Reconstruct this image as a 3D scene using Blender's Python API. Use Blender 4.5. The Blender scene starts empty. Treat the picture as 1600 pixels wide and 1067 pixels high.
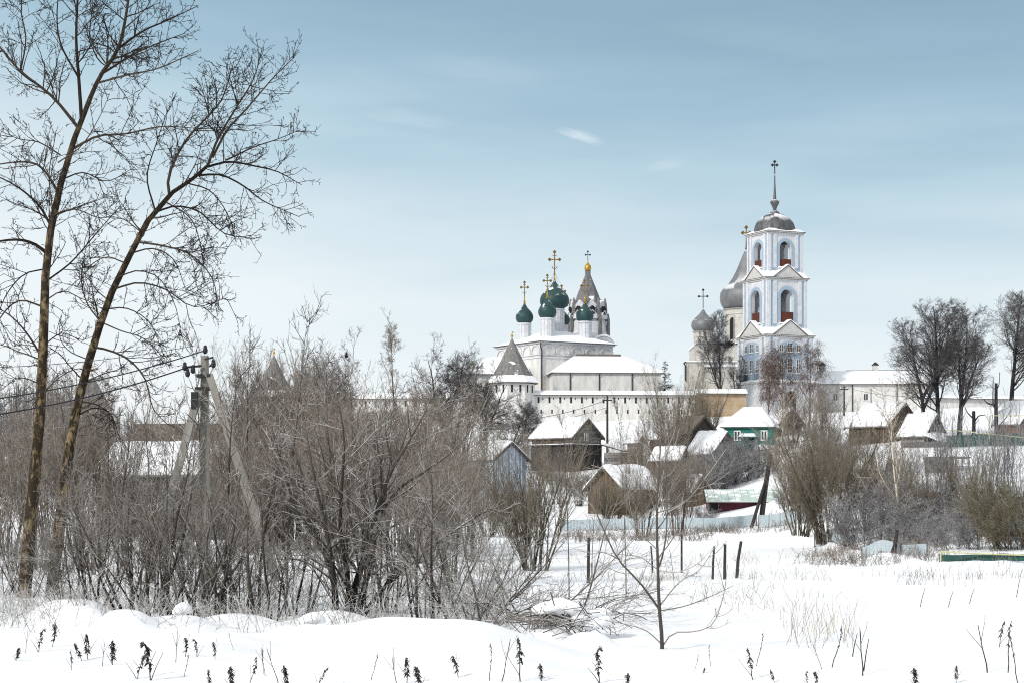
import bpy, math, random
import numpy as np
from mathutils import Matrix, Vector

SC = bpy.context.scene
COL = SC.collection
R = math.radians
F = 1600 * 70 / 36.0            # focal length in photograph pixels
HZ = 790.0                      # row of the horizon in the photograph

# ------------------------------------------------------------------ camera, sky, sun, exposure
cam = bpy.data.objects.new("camera", bpy.data.cameras.new("camera"))
COL.objects.link(cam)
cam.location = (0, 0, 0)
cam.rotation_euler = (R(90), 0, 0)
cam.data.lens = 70
cam.data.sensor_width = 36
cam.data.shift_y = (HZ - 533.5) / 1600
cam.data.clip_start = 0.5
cam.data.clip_end = 6000
SC.camera = cam

SUN_EL, SUN_AZ = R(33), R(222)          # azimuth clockwise from +Y: behind the camera, to the left
sv = Vector((math.sin(SUN_AZ) * math.cos(SUN_EL), math.cos(SUN_AZ) * math.cos(SUN_EL), math.sin(SUN_EL)))
sun = bpy.data.objects.new("sun", bpy.data.lights.new("sun", 'SUN'))
COL.objects.link(sun)
sun.rotation_euler = sv.to_track_quat('Z', 'Y').to_euler()
sun.data.energy = 2.8
sun.data.angle = R(6)
sun.data.color = (1.0, 0.95, 0.87)

SC.view_settings.view_transform = 'Standard'
SC.view_settings.look = 'None'
SC.view_settings.exposure = 0.10
SC.view_settings.gamma = 1.0
SC.cycles.use_denoising = False
SC.cycles.filter_width = 1.1
SC.cycles.max_bounces = 5
SC.cycles.diffuse_bounces = 3
SC.cycles.glossy_bounces = 2

W = bpy.data.worlds.new("World")
SC.world = W
W.use_nodes = True
nt = W.node_tree
nt.nodes.clear()
def N(tree, kind, **kw):
    n = tree.nodes.new(kind)
    for k, v in kw.items():
        setattr(n, k, v)
    return n
def make_world():
    L = nt.links.new
    out = N(nt, 'ShaderNodeOutputWorld')
    bg = N(nt, 'ShaderNodeBackground')
    bg.inputs['Strength'].default_value = 0.1
    L(bg.outputs[0], out.inputs[0])
    sky = N(nt, 'ShaderNodeTexSky', sky_type='NISHITA')
    sky.sun_disc = False
    sky.sun_elevation = SUN_EL
    sky.sun_rotation = SUN_AZ
    sky.air_density = 1.0
    sky.dust_density = 1.5
    tc = N(nt, 'ShaderNodeTexCoord')
    sep = N(nt, 'ShaderNodeSeparateXYZ')
    L(tc.outputs['Generated'], sep.inputs[0])
    # soft horizontal streaks of thin high cloud
    mp = N(nt, 'ShaderNodeMapping')
    mp.inputs['Scale'].default_value = (2.6, 2.6, 17)
    mp.inputs['Rotation'].default_value = (0.0, 0.10, 0.0)
    L(tc.outputs['Generated'], mp.inputs[0])
    nz = N(nt, 'ShaderNodeTexNoise')
    nz.inputs['Scale'].default_value = 1.9
    nz.inputs['Detail'].default_value = 5
    nz.inputs['Roughness'].default_value = 0.5
    L(mp.outputs[0], nz.inputs['Vector'])
    # elevation warped by the cloud
    m1 = N(nt, 'ShaderNodeMath', operation='SUBTRACT'); L(nz.outputs['Fac'], m1.inputs[0]); m1.inputs[1].default_value = 0.5
    m2 = N(nt, 'ShaderNodeMath', operation='MULTIPLY_ADD'); L(m1.outputs[0], m2.inputs[0]); m2.inputs[1].default_value = -0.085
    L(sep.outputs['Z'], m2.inputs[2])
    # brighter haze towards the left and right ends, bluer in between
    m3 = N(nt, 'ShaderNodeMath', operation='ADD'); L(sep.outputs['X'], m3.inputs[0]); m3.inputs[1].default_value = -0.14
    m4 = N(nt, 'ShaderNodeMath', operation='ABSOLUTE'); L(m3.outputs[0], m4.inputs[0])
    m4b = N(nt, 'ShaderNodeMath', operation='POWER'); L(m4.outputs[0], m4b.inputs[0]); m4b.inputs[1].default_value = 2.0
    m5 = N(nt, 'ShaderNodeMath', operation='MULTIPLY_ADD'); L(m4b.outputs[0], m5.inputs[0]); m5.inputs[1].default_value = -0.45
    L(m2.outputs[0], m5.inputs[2])
    rp = N(nt, 'ShaderNodeValToRGB')
    L(m5.outputs[0], rp.inputs[0])
    els = rp.color_ramp.elements
    stops = [(0.0, (.88, .92, .94)), (.06, (.82, .89, .925)), (.09, (.74, .835, .88)), (.124, (.61, .735, .805)), (.155, (.485, .645, .735)), (.186, (.365, .53, .645)),
             (.216, (.30, .46, .575)), (.25, (.25, .40, .51)), (.31, (.24, .38, .49)), (.42, (.70, .75, .79)), (1.0, (1.0, 1.0, 1.0))]
    while len(els) < len(stops):
        els.new(0.5)
    for e, (p, c) in zip(els, stops):
        e.position = p
        e.color = (*c, 1)
    # small wisps of cloud
    last = rp.outputs[0]
    for px, py, rot, lx, lz, amt in ((908, 213, 16, 42, 9, .55), (640, 184, 8, 90, 16, .16), (1042, 258, -8, 40, 10, .22), (1200, 60, 10, 190, 26, .05), (760, 110, 6, 150, 22, .10)):
        d0 = Vector(((px - 800) / F, 1, (HZ - py) / F)).normalized()
        vs = N(nt, 'ShaderNodeVectorMath', operation='SUBTRACT'); L(tc.outputs['Generated'], vs.inputs[0]); vs.inputs[1].default_value = d0
        mp2 = N(nt, 'ShaderNodeMapping', vector_type='TEXTURE')
        mp2.inputs['Rotation'].default_value = (0, R(rot), 0)
        mp2.inputs['Scale'].default_value = (lx / F, lx / F, lz / F)
        L(vs.outputs[0], mp2.inputs[0])
        n2 = N(nt, 'ShaderNodeTexNoise'); n2.inputs['Scale'].default_value = 1.4; n2.inputs['Detail'].default_value = 5
        L(mp2.outputs[0], n2.inputs['Vector'])
        va = N(nt, 'ShaderNodeVectorMath', operation='MULTIPLY_ADD'); L(n2.outputs['Color'], va.inputs[0]); va.inputs[1].default_value = (1.5, 1.5, 1.5); L(mp2.outputs[0], va.inputs[2])
        vb = N(nt, 'ShaderNodeVectorMath', operation='SUBTRACT'); L(va.outputs[0], vb.inputs[0]); vb.inputs[1].default_value = (.75, .75, .75)
        ln = N(nt, 'ShaderNodeVectorMath', operation='LENGTH'); L(vb.outputs[0], ln.inputs[0])
        mr = N(nt, 'ShaderNodeMapRange', interpolation_type='SMOOTHSTEP'); L(ln.outputs['Value'], mr.inputs[0])
        mr.inputs[1].default_value = 0.0; mr.inputs[2].default_value = 1.15; mr.inputs[3].default_value = amt; mr.inputs[4].default_value = 0.0
        mw = N(nt, 'ShaderNodeMixRGB'); L(mr.outputs[0], mw.inputs[0]); L(last, mw.inputs[1]); mw.inputs[2].default_value = (.80, .88, .92, 1)
        last = mw.outputs[0]
    sc = N(nt, 'ShaderNodeVectorMath', operation='SCALE'); L(last, sc.inputs[0]); sc.inputs['Scale'].default_value = 10.0
    mx = N(nt, 'ShaderNodeMixRGB'); mx.inputs[0].default_value = 0.92
    L(sky.outputs[0], mx.inputs[1]); L(sc.outputs[0], mx.inputs[2])
    L(mx.outputs[0], bg.inputs[0])
make_world()

# ------------------------------------------------------------------ helpers
def tag(o, label=None, cat=None, group=None, kind=None):
    if label: o['label'] = label
    if cat: o['category'] = cat
    if group: o['group'] = group
    if kind: o['kind'] = kind
    return o
def empty(name, loc, rz=0, label=None, cat=None, group=None):
    o = bpy.data.objects.new(name, None)
    COL.objects.link(o)
    o.location = loc
    o.rotation_euler = (0, 0, rz)
    o.empty_display_size = 0.3
    return tag(o, label, cat, group)
def kids(o):
    return [c for c in o.children]
def copy_tree(o, parent=None):
    c = o.copy()
    COL.objects.link(c)
    if parent is not None:
        c.parent = parent
    for ch in kids(o):
        copy_tree(ch, c)
    return c
def at(px, py, Y):
    return Vector(((px - 800) * Y / F, Y, (HZ - py) * Y / F))
def mpp(Y):
    return Y / F

class MB:
    def __init__(s):
        s.v = []; s.f = []; s.M = Matrix.Identity(4)
    def add(s, vs, fs):
        b = len(s.v)
        s.v += [tuple(s.M @ Vector(p)) for p in vs]
        s.f += [[i + b for i in f] for f in fs]
        return s
    def box(s, x0, x1, y0, y1, z0, z1):
        vs = [(x, y, z) for z in (z0, z1) for y in (y0, y1) for x in (x0, x1)]
        return s.add(vs, [(0, 2, 3, 1), (4, 5, 7, 6), (0, 1, 5, 4), (2, 6, 7, 3), (0, 4, 6, 2), (1, 3, 7, 5)])
    def prism_y(s, poly, y0, y1):          # polygon in x-z, pushed along y
        n = len(poly)
        vs = [(x, y0, z) for x, z in poly] + [(x, y1, z) for x, z in poly]
        fs = [tuple(range(n)), tuple(range(2 * n - 1, n - 1, -1))] + [(i, i + n, (i + 1) % n + n, (i + 1) % n) for i in range(n)]
        return s.add(vs, fs)
    def prism_x(s, poly, x0, x1):          # polygon in y-z, pushed along x
        n = len(poly)
        vs = [(x0, y, z) for y, z in poly] + [(x1, y, z) for y, z in poly]
        fs = [tuple(range(n)), tuple(range(2 * n - 1, n - 1, -1))] + [(i, i + n, (i + 1) % n + n, (i + 1) % n) for i in range(n)]
        return s.add(vs, fs)
    def lathe(s, prof, n=24, c=(0, 0), a0=0.0):
        vs = []; fs = []
        for r, z in prof:
            for i in range(n):
                a = a0 + 2 * math.pi * i / n
                vs.append((c[0] + r * math.cos(a), c[1] + r * math.sin(a), z))
        for k in range(len(prof) - 1):
            for i in range(n):
                j = (i + 1) % n
                fs.append((k * n + i, k * n + j, (k + 1) * n + j, (k + 1) * n + i))
        fs.append(tuple(range(n - 1, -1, -1)))
        m = (len(prof) - 1) * n
        fs.append(tuple(range(m, m + n)))
        return s.add(vs, fs)
    def frustum(s, a0, a1, b0, b1, z0, z1, cx=0, cy=0):   # half sizes at bottom (a0,b0) and top (a1,b1)
        vs = [(cx - a0, cy - b0, z0), (cx + a0, cy - b0, z0), (cx + a0, cy + b0, z0), (cx - a0, cy + b0, z0),
              (cx - a1, cy - b1, z1), (cx + a1, cy - b1, z1), (cx + a1, cy + b1, z1), (cx - a1, cy + b1, z1)]
        return s.add(vs, [(3, 2, 1, 0), (4, 5, 6, 7), (0, 1, 5, 4), (1, 2, 6, 5), (2, 3, 7, 6), (3, 0, 4, 7)])
    def tube(s, pts, r, n=6):
        pts = [Vector(p) for p in pts]
        if not isinstance(r, (list, tuple)): r = [r] * len(pts)
        d = (pts[-1] - pts[0]).normalized()
        ref = Vector((0, 0, 1)) if abs(d.z) < .8 else Vector((1, 0, 0))
        vs = []; fs = []
        for k, p in enumerate(pts):
            t = (pts[min(k + 1, len(pts) - 1)] - pts[max(k - 1, 0)]).normalized()
            u = t.cross(ref).normalized(); w = t.cross(u)
            for i in range(n):
                a = 2 * math.pi * i / n
                vs.append(p + r[k] * (math.cos(a) * u + math.sin(a) * w))
        for k in range(len(pts) - 1):
            for i in range(n):
                j = (i + 1) % n
                fs.append((k * n + i, (k + 1) * n + i, (k + 1) * n + j, k * n + j))
        fs.append(tuple(range(n))); m = (len(pts) - 1) * n
        fs.append(tuple(range(m + n - 1, m - 1, -1)))
        return s.add(vs, fs)
    def arch_hole(s, x0, x1, y0, y1, z0, z1, hw, sill, spring, n=10):   # wall slab with an arched opening round x = 0
        s.box(x0, -hw, y0, y1, z0, z1)
        s.box(hw, x1, y0, y1, z0, z1)
        if sill > z0: s.box(-hw, hw, y0, y1, z0, sill)
        arc = [(hw * math.cos(a), spring + hw * math.sin(a)) for a in np.linspace(0, math.pi, n + 1)]
        s.prism_y([(hw, z1)] + arc + [(-hw, z1)], y0, y1)
        return s
    def arch_ring(s, hi, ho, y0, y1, z0, spring, n=10):
        s.box(-ho, -hi, y0, y1, z0, spring)
        s.box(hi, ho, y0, y1, z0, spring)
        A = np.linspace(0, math.pi, n + 1)
        s.prism_y([(ho * math.cos(a), spring + ho * math.sin(a)) for a in A] + [(hi * math.cos(a), spring + hi * math.sin(a)) for a in A[::-1]], y0, y1)
        return s
    def arch_plate(s, hw, y0, y1, z0, spring, rise=None, n=12, cx=0):
        rise = hw if rise is None else rise
        s.prism_y([(cx - hw, z0), (cx + hw, z0)] + [(cx + hw * math.cos(a), spring + rise * math.sin(a)) for a in np.linspace(0, math.pi, n + 1)], y0, y1)
        return s
    def each(s, name, m, parent=None, smooth=False):
        # one object for every separate piece
        p = list(range(len(s.v)))
        def find(a):
            while p[a] != a:
                p[a] = p[p[a]]; a = p[a]
            return a
        for f in s.f:
            r0 = find(f[0])
            for i in f[1:]: p[find(i)] = r0
        groups = {}
        for f in s.f: groups.setdefault(find(f[0]), []).append(f)
        for fs in groups.values():
            ids = sorted({i for f in fs for i in f}); mp = {i: n for n, i in enumerate(ids)}
            b = MB(); b.v = [s.v[i] for i in ids]; b.f = [[mp[i] for i in f] for f in fs]
            b.build(name, m, parent, smooth)
    def build(s, name, m, parent=None, smooth=False):
        me = bpy.data.meshes.new(name)
        me.from_pydata(s.v, [], s.f)
        me.validate()
        import bmesh
        bm = bmesh.new(); bm.from_mesh(me)
        bmesh.ops.recalc_face_normals(bm, faces=bm.faces)
        bm.to_mesh(me); bm.free()
        if smooth:
            me.polygons.foreach_set('use_smooth', [True] * len(me.polygons))
        me.materials.append(m)
        o = bpy.data.objects.new(name, me)
        COL.objects.link(o)
        if parent is not None: o.parent = parent
        return o

# ------------------------------------------------------------------ materials
MATS = {}
def mat(name, c1, c2=None, rough=0.8, scale=3.0, stretch=(1, 1, 1), metal=0.0, bump=0.0, snow=0.0, snow_scale=1.2, snow_min=0.2, lo=.35, hi=.65, planks=0.0, level=False):
    m = bpy.data.materials.new(name); m.use_nodes = True
    t = m.node_tree; L = t.links.new
    b = t.nodes['Principled BSDF']
    b.inputs['Roughness'].default_value = rough
    b.inputs['Metallic'].default_value = metal
    b.inputs['Specular IOR Level'].default_value = 0.25
    tc = N(t, 'ShaderNodeTexCoord')
    mp = N(t, 'ShaderNodeMapping'); mp.inputs['Scale'].default_value = stretch
    L(tc.outputs['Object'], mp.inputs[0])
    nz = N(t, 'ShaderNodeTexNoise'); nz.inputs['Scale'].default_value = scale; nz.inputs['Detail'].default_value = 6; nz.inputs['Roughness'].default_value = .65
    L(mp.outputs[0], nz.inputs['Vector'])
    col = None
    if c2 is not None:
        mr = N(t, 'ShaderNodeMapRange'); L(nz.outputs['Fac'], mr.inputs[0]); mr.inputs[1].default_value = lo; mr.inputs[2].default_value = hi
        mx = N(t, 'ShaderNodeMixRGB'); L(mr.outputs[0], mx.inputs[0]); mx.inputs[1].default_value = (*c1, 1); mx.inputs[2].default_value = (*c2, 1)
        col = mx.outputs[0]
    if planks > 0:
        sx = N(t, 'ShaderNodeSeparateXYZ'); L(tc.outputs['Object'], sx.inputs[0])
        if level: av = sx.outputs['Z']
        else:
            ad = N(t, 'ShaderNodeMath', operation='ADD'); L(sx.outputs['X'], ad.inputs[0]); L(sx.outputs['Y'], ad.inputs[1]); av = ad.outputs[0]
        dv = N(t, 'ShaderNodeMath', operation='DIVIDE'); L(av, dv.inputs[0]); dv.inputs[1].default_value = planks
        fl = N(t, 'ShaderNodeMath', operation='FLOOR'); L(dv.outputs[0], fl.inputs[0])
        wn = N(t, 'ShaderNodeTexWhiteNoise', noise_dimensions='1D'); L(fl.outputs[0], wn.inputs['W'])
        fr = N(t, 'ShaderNodeMath', operation='FRACT'); L(dv.outputs[0], fr.inputs[0])
        gp = N(t, 'ShaderNodeMath', operation='GREATER_THAN'); L(fr.outputs[0], gp.inputs[0]); gp.inputs[1].default_value = .12
        vr = N(t, 'ShaderNodeMapRange'); L(wn.outputs['Value'], vr.inputs[0]); vr.inputs[3].default_value = .62; vr.inputs[4].default_value = 1.35
        g2 = N(t, 'ShaderNodeMapRange'); L(gp.outputs[0], g2.inputs[0]); g2.inputs[3].default_value = .35; g2.inputs[4].default_value = 1.0
        vm = N(t, 'ShaderNodeMath', operation='MULTIPLY'); L(vr.outputs[0], vm.inputs[0]); L(g2.outputs[0], vm.inputs[1])
        hv = N(t, 'ShaderNodeHueSaturation'); L(vm.outputs[0], hv.inputs['Value'])
        if col is not None: L(col, hv.inputs['Color'])
        else: hv.inputs['Color'].default_value = (*c1, 1)
        col = hv.outputs[0]
    if snow > 0:
        ge = N(t, 'ShaderNodeNewGeometry'); sp = N(t, 'ShaderNodeSeparateXYZ'); L(ge.outputs['Normal'], sp.inputs[0])
        m1 = N(t, 'ShaderNodeMapRange'); L(sp.outputs['Z'], m1.inputs[0]); m1.inputs[1].default_value = snow_min; m1.inputs[2].default_value = min(snow_min + .35, 1)
        n2 = N(t, 'ShaderNodeTexNoise'); n2.inputs['Scale'].default_value = snow_scale; n2.inputs['Detail'].default_value = 5
        L(tc.outputs['Object'], n2.inputs['Vector'])
        m2 = N(t, 'ShaderNodeMapRange'); L(n2.outputs['Fac'], m2.inputs[0]); m2.inputs[1].default_value = .75 - .5 * snow; m2.inputs[2].default_value = .80 - .5 * snow
        mm = N(t, 'ShaderNodeMath', operation='MULTIPLY'); L(m1.outputs[0], mm.inputs[0]); L(m2.outputs[0], mm.inputs[1])
        ms = N(t, 'ShaderNodeMixRGB'); L(mm.outputs[0], ms.inputs[0]); ms.inputs[2].default_value = (.84, .86, .88, 1)
        if col is not None: L(col, ms.inputs[1])
        else: ms.inputs[1].default_value = (*c1, 1)
        col = ms.outputs[0]
    if col is not None: L(col, b.inputs['Base Color'])
    else: b.inputs['Base Color'].default_value = (*c1, 1)
    if bump > 0:
        bp = N(t, 'ShaderNodeBump'); bp.inputs['Strength'].default_value = bump; bp.inputs['Distance'].default_value = .05
        L(nz.outputs['Fac'], bp.inputs['Height']); L(bp.outputs[0], b.inputs['Normal'])
    MATS[name] = m
    return m
mat('snow', (.87, .88, .90), (.80, .82, .85), rough=.7, scale=1.3, bump=.25)
mat('roof_snow', (.86, .875, .90), (.80, .82, .85), rough=.7, scale=.9, bump=.3)
mat('whitewash', (.68, .67, .65), (.47, .46, .45), rough=.9, scale=1.6, stretch=(1, 1, .3), lo=.36, hi=.74, bump=.3)
mat('white_trim', (.60, .61, .64), (.43, .445, .48), rough=.85, scale=1.5, lo=.4, hi=.8)
mat('pale_blue', (.26, .355, .46), (.33, .41, .49), rough=.85, scale=2)
mat('pale_stone', (.56, .54, .50), (.42, .405, .38), rough=.9, scale=1.2, bump=.2)
mat('ochre_brick', (.30, .20, .105), (.42, .34, .25), rough=.95, scale=.7)
mat('dome_metal', (.15, .155, .165), (.21, .215, .225), rough=.55, scale=1.4, stretch=(1, 1, .3), metal=.3, snow=.55, snow_scale=.45, snow_min=.45)
mat('tower_dome_metal', (.065, .066, .072), (.13, .13, .135), rough=.5, scale=2.5, stretch=(1, 1, .3), metal=.3, snow=.52, snow_scale=.8, snow_min=.5)
mat('green_dome', (.014, .042, .045), (.030, .070, .072), rough=.5, scale=2.5, stretch=(1, 1, .4), snow=.38, snow_scale=.8, snow_min=.3)
mat('gold', (.55, .33, .06), (.40, .24, .05), rough=.35, metal=.8, scale=4)
mat('dull_gilt', (.16, .105, .04), (.24, .16, .06), rough=.5, metal=.4, scale=4)
mat('dark_iron', (.025, .025, .028), rough=.6)
mat('dark_gap', (.02, .02, .022), rough=.9)
mat('window_glass', (.03, .034, .04), rough=.45)
mat('shingle', (.12, .118, .115), (.22, .217, .212), rough=.9, scale=4, stretch=(1, 1, .18), snow=.22, snow_scale=1.5, snow_min=.05)
mat('tent_shingle', (.11, .112, .12), (.19, .19, .195), rough=.85, scale=2.5, stretch=(1, 1, .25), snow=.30, snow_scale=.8, snow_min=.05)
mat('rust_red', (.12, .036, .024), (.085, .03, .024), rough=.8, scale=3)
mat('pediment_grey', (.44, .435, .43), (.54, .53, .52), rough=.9, scale=2)
mat('grey_block', (.19, .185, .18), (.13, .125, .12), rough=.95, scale=1.5, planks=.3, level=True)
mat('brown_plank', (.075, .055, .045), (.12, .095, .075), rough=.9, scale=3, stretch=(4, 4, .4), planks=.22)
mat('dark_plank', (.028, .026, .028), (.05, .046, .045), rough=.9, scale=3, stretch=(4, 4, .4), planks=.22)
mat('ochre_plank', (.165, .115, .068), (.095, .07, .048), rough=.9, scale=2.5, stretch=(4, 4, .4), planks=.22)
mat('teal_plank', (.022, .185, .155), (.03, .145, .125), rough=.75, scale=3, stretch=(.4, .4, 6), planks=.24, level=True)
mat('blue_plank', (.50, .58, .68), (.42, .50, .60), rough=.8, scale=3, stretch=(4, 4, .4), planks=.22)
mat('maroon', (.10, .020, .034), (.07, .016, .026), rough=.7, scale=2)
mat('mint_metal', (.42, .53, .48), (.50, .58, .55), rough=.6, scale=1.2, snow=.5, snow_scale=1.0, snow_min=.4)
mat('fence_blue', (.29, .36, .40), (.40, .46, .49), rough=.6, scale=.7)
mat('fence_green', (.025, .085, .072), (.02, .06, .055), rough=.6, scale=1)
mat('pipe_yellow', (.52, .50, .25), (.42, .42, .24), rough=.6, scale=2)
mat('concrete', (.30, .29, .26), (.15, .14, .12), rough=.95, scale=3, stretch=(1, 1, .3), bump=.3)
mat('old_wood', (.028, .024, .024), (.055, .048, .045), rough=.9, scale=5, stretch=(3, 3, .3))
mat('roof_sheet', (.10, .085, .075), (.15, .13, .115), rough=.8, scale=1.2)
mat('brick_red', (.20, .105, .075), (.15, .085, .065), rough=.95, scale=2.0)
mat('white_frame', (.75, .75, .74), rough=.7)
mat('nest', (.02, .018, .017), rough=1)
mat('bird', (.015, .015, .017), rough=.7)

def bark(name, dark, mid, tip, frost=0.0, rmid=.012, moss=None, plates=None):
    """bark whose colour runs from the trunk's to the twigs' by the branch's own thickness (attribute rad, metres)"""
    m = bpy.data.materials.new(name); m.use_nodes = True
    t = m.node_tree; L = t.links.new
    b = t.nodes['Principled BSDF']; b.inputs['Roughness'].default_value = .9; b.inputs['Specular IOR Level'].default_value = .15
    at_ = N(t, 'ShaderNodeAttribute', attribute_name='rad')
    rp = N(t, 'ShaderNodeMapRange'); L(at_.outputs['Fac'], rp.inputs[0])
    rp.inputs[1].default_value = 0.003; rp.inputs[2].default_value = rmid * 4
    cr = N(t, 'ShaderNodeValToRGB'); L(rp.outputs[0], cr.inputs[0])
    e = cr.color_ramp.elements
    e[0].position = 0; e[0].color = (*tip, 1)
    e[1].position = 1; e[1].color = (*dark, 1)
    k = e.new(.25); k.color = (*mid, 1)
    col = cr.outputs[0]
    rn = N(t, 'ShaderNodeAttribute', attribute_name='rnd')
    hs = N(t, 'ShaderNodeHueSaturation'); L(col, hs.inputs['Color'])
    mr = N(t, 'ShaderNodeMapRange'); L(rn.outputs['Fac'], mr.inputs[0]); mr.inputs[3].default_value = .35; mr.inputs[4].default_value = 1.75
    L(mr.outputs[0], hs.inputs['Value']); col = hs.outputs[0]
    tc = N(t, 'ShaderNodeTexCoord')
    if plates is not None:          # rough plates and lichen on thick wood only
        mp = N(t, 'ShaderNodeMapping'); mp.inputs['Scale'].default_value = (1, 1, .5); L(tc.outputs['Object'], mp.inputs[0])
        n = N(t, 'ShaderNodeTexNoise'); n.inputs['Scale'].default_value = 7.5; n.inputs['Detail'].default_value = 8; n.inputs['Roughness'].default_value = .72; L(mp.outputs[0], n.inputs['Vector'])
        m1 = N(t, 'ShaderNodeMapRange'); L(n.outputs['Fac'], m1.inputs[0]); m1.inputs[1].default_value = .49; m1.inputs[2].default_value = .60
        m2 = N(t, 'ShaderNodeMapRange'); L(at_.outputs['Fac'], m2.inputs[0]); m2.inputs[1].default_value = .04; m2.inputs[2].default_value = .09
        mm = N(t, 'ShaderNodeMath', operation='MULTIPLY'); L(m1.outputs[0], mm.inputs[0]); L(m2.outputs[0], mm.inputs[1])
        mx = N(t, 'ShaderNodeMixRGB'); L(mm.outputs[0], mx.inputs[0]); L(col, mx.inputs[1]); mx.inputs[2].default_value = (*plates, 1)
        col = mx.outputs[0]
        bp = N(t, 'ShaderNodeBump'); bp.inputs['Strength'].default_value = 1.0; bp.inputs['Distance'].default_value = .05
        L(n.outputs['Fac'], bp.inputs['Height']); L(bp.outputs[0], b.inputs['Normal'])
    if frost > 0:                   # rime and snow lying on the upper side of the twigs
        ge = N(t, 'ShaderNodeNewGeometry'); sp = N(t, 'ShaderNodeSeparateXYZ'); L(ge.outputs['Normal'], sp.inputs[0])
        f1 = N(t, 'ShaderNodeMapRange'); L(sp.outputs['Z'], f1.inputs[0]); f1.inputs[1].default_value = .3; f1.inputs[2].default_value = .8
        f1.inputs[4].default_value = frost
        n3 = N(t, 'ShaderNodeTexNoise'); n3.inputs['Scale'].default_value = 1.8; L(tc.outputs['Object'], n3.inputs['Vector'])
        f2 = N(t, 'ShaderNodeMapRange'); L(n3.outputs['Fac'], f2.inputs[0]); f2.inputs[1].default_value = .38; f2.inputs[2].default_value = .6
        f3 = N(t, 'ShaderNodeMath', operation='MULTIPLY'); L(f1.outputs[0], f3.inputs[0]); L(f2.outputs[0], f3.inputs[1])
        mx = N(t, 'ShaderNodeMixRGB'); L(f3.outputs[0], mx.inputs[0]); L(col, mx.inputs[1]); mx.inputs[2].default_value = (.80, .82, .84, 1)
        col = mx.outputs[0]
    L(col, b.inputs['Base Color'])
    MATS[name] = m
    return m
bark('aspen_bark', (.030, .022, .015), (.050, .039, .030), (.030, .025, .024), plates=(.22, .165, .09))
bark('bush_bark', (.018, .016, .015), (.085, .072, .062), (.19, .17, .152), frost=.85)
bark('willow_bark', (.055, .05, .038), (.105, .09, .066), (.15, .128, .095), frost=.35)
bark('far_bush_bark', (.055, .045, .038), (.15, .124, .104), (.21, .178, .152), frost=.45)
bark('dusky_bark', (.06, .056, .058), (.135, .128, .13), (.205, .197, .20), frost=.6)
bark('lime_bark', (.022, .021, .024), (.062, .058, .06), (.105, .098, .10), rmid=.02)
bark('birch_bark', (.50, .46, .38), (.40, .35, .28), (.27, .22, .175), rmid=.010)
bark('weeping_bark', (.20, .17, .15), (.12, .085, .072), (.115, .078, .066))
bark('sapling_bark', (.065, .052, .045), (.125, .108, .095), (.24, .22, .20), frost=.55)
bark('frosted_stalk', (.16, .14, .12), (.26, .245, .225), (.36, .35, .335), frost=.8)
bark('dry_grass', (.30, .25, .17), (.34, .29, .20), (.40, .35, .27))
bark('weed_bark', (.030, .026, .028), (.050, .043, .044), (.085, .072, .066))
bark('moss_bark', (.07, .06, .04), (.105, .092, .056), (.135, .118, .074), frost=.3)
bark('spruce_bark', (.018, .022, .02), (.015, .022, .018), (.02, .03, .024), frost=.3)

# ------------------------------------------------------------------ terrain
PROFILE = {
    -400: [(10, -1.95), (150, -2), (200, 0), (260, 4), (330, 8), (500, 10), (4000, 10)],
    100: [(10, -1.95), (140, -2), (180, 0.2), (215, 3.5), (260, 6.0), (330, 9), (500, 11), (4000, 11)],
    400: [(10, -1.95), (140, -2), (170, 0.5), (200, 3.2), (250, 8), (280, 10), (330, 12), (500, 12), (4000, 12)],
    800: [(10, -1.95), (140, -2), (160, 0), (190, 3.0), (235, 7.2), (250, 9.6), (270, 12), (330, 13.5), (500, 13), (4000, 12)],
    1000: [(10, -1.95), (132, -2), (150, -.7), (175, 1.8), (200, 4.6), (235, 8.4), (250, 10.2), (270, 12.6), (330, 13.5), (500, 13), (4000, 12)],
    1200: [(10, -1.95), (112, -2), (132, -1.3), (150, .7), (175, 4.3), (200, 6.5), (245, 10.8), (265, 12.2), (330, 15), (500, 14), (4000, 12)],
    1330: [(10, -1.95), (80, -2), (105, -1), (130, 1.4), (160, 4.6), (200, 7.8), (240, 11.2), (280, 13.2), (330, 15), (500, 14), (4000, 12)],
    1450: [(10, -1.95), (62, -1.95), (75, -1.6), (95, -.3), (125, 2.8), (140, 4.0), (165, 5.3), (240, 11.6), (330, 16), (500, 15), (4000, 12)],
    1600: [(10, -1.95), (58, -1.9), (75, -1.4), (95, 0), (125, 3.2), (145, 4.4), (165, 5.6), (240, 12), (330, 16.5), (500, 15), (4000, 12)],
    2100: [(10, -1.9), (58, -1.8), (75, -1.3), (95, 0), (125, 3.2), (145, 4.6), (240, 12), (330, 16.5), (500, 15), (4000, 12)],
}
PU = sorted(PROFILE)
def sstep(a, b, x):
    t = np.clip((x - a) / (b - a), 0, 1)
    return t * t * (3 - 2 * t)
_wr = np.random.RandomState(5)
_WAV = [(_wr.uniform(.08, .9), _wr.uniform(0, 6.28), _wr.uniform(0, 6.28)) for _ in range(16)]
_RIP = [(_wr.uniform(1.5, 6.5), _wr.uniform(.6, 2.4), _wr.uniform(0, 6.28), _wr.uniform(.003, .009)) for _ in range(10)]
LUMPS = [(-6.0, 30.8, .45, .5, .34), (-6.9, 31.8, .55, .6, .36), (-7.45, 33.6, .75, .5, .42), (-5.3, 31.5, .6, .5, .24), (-4.5, 32.5, .7, .5, .2), (-3.4, 30.5, .35, .35, .16),
         (-2.15, 27.4, .30, .3, .18), (.55, 29.4, .42, .5, .30), (1.0, 27.6, .40, .4, .26), (-1.7, 31.0, .5, .5, .2), (-3.0, 33.5, .6, .5, .2)]
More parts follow.
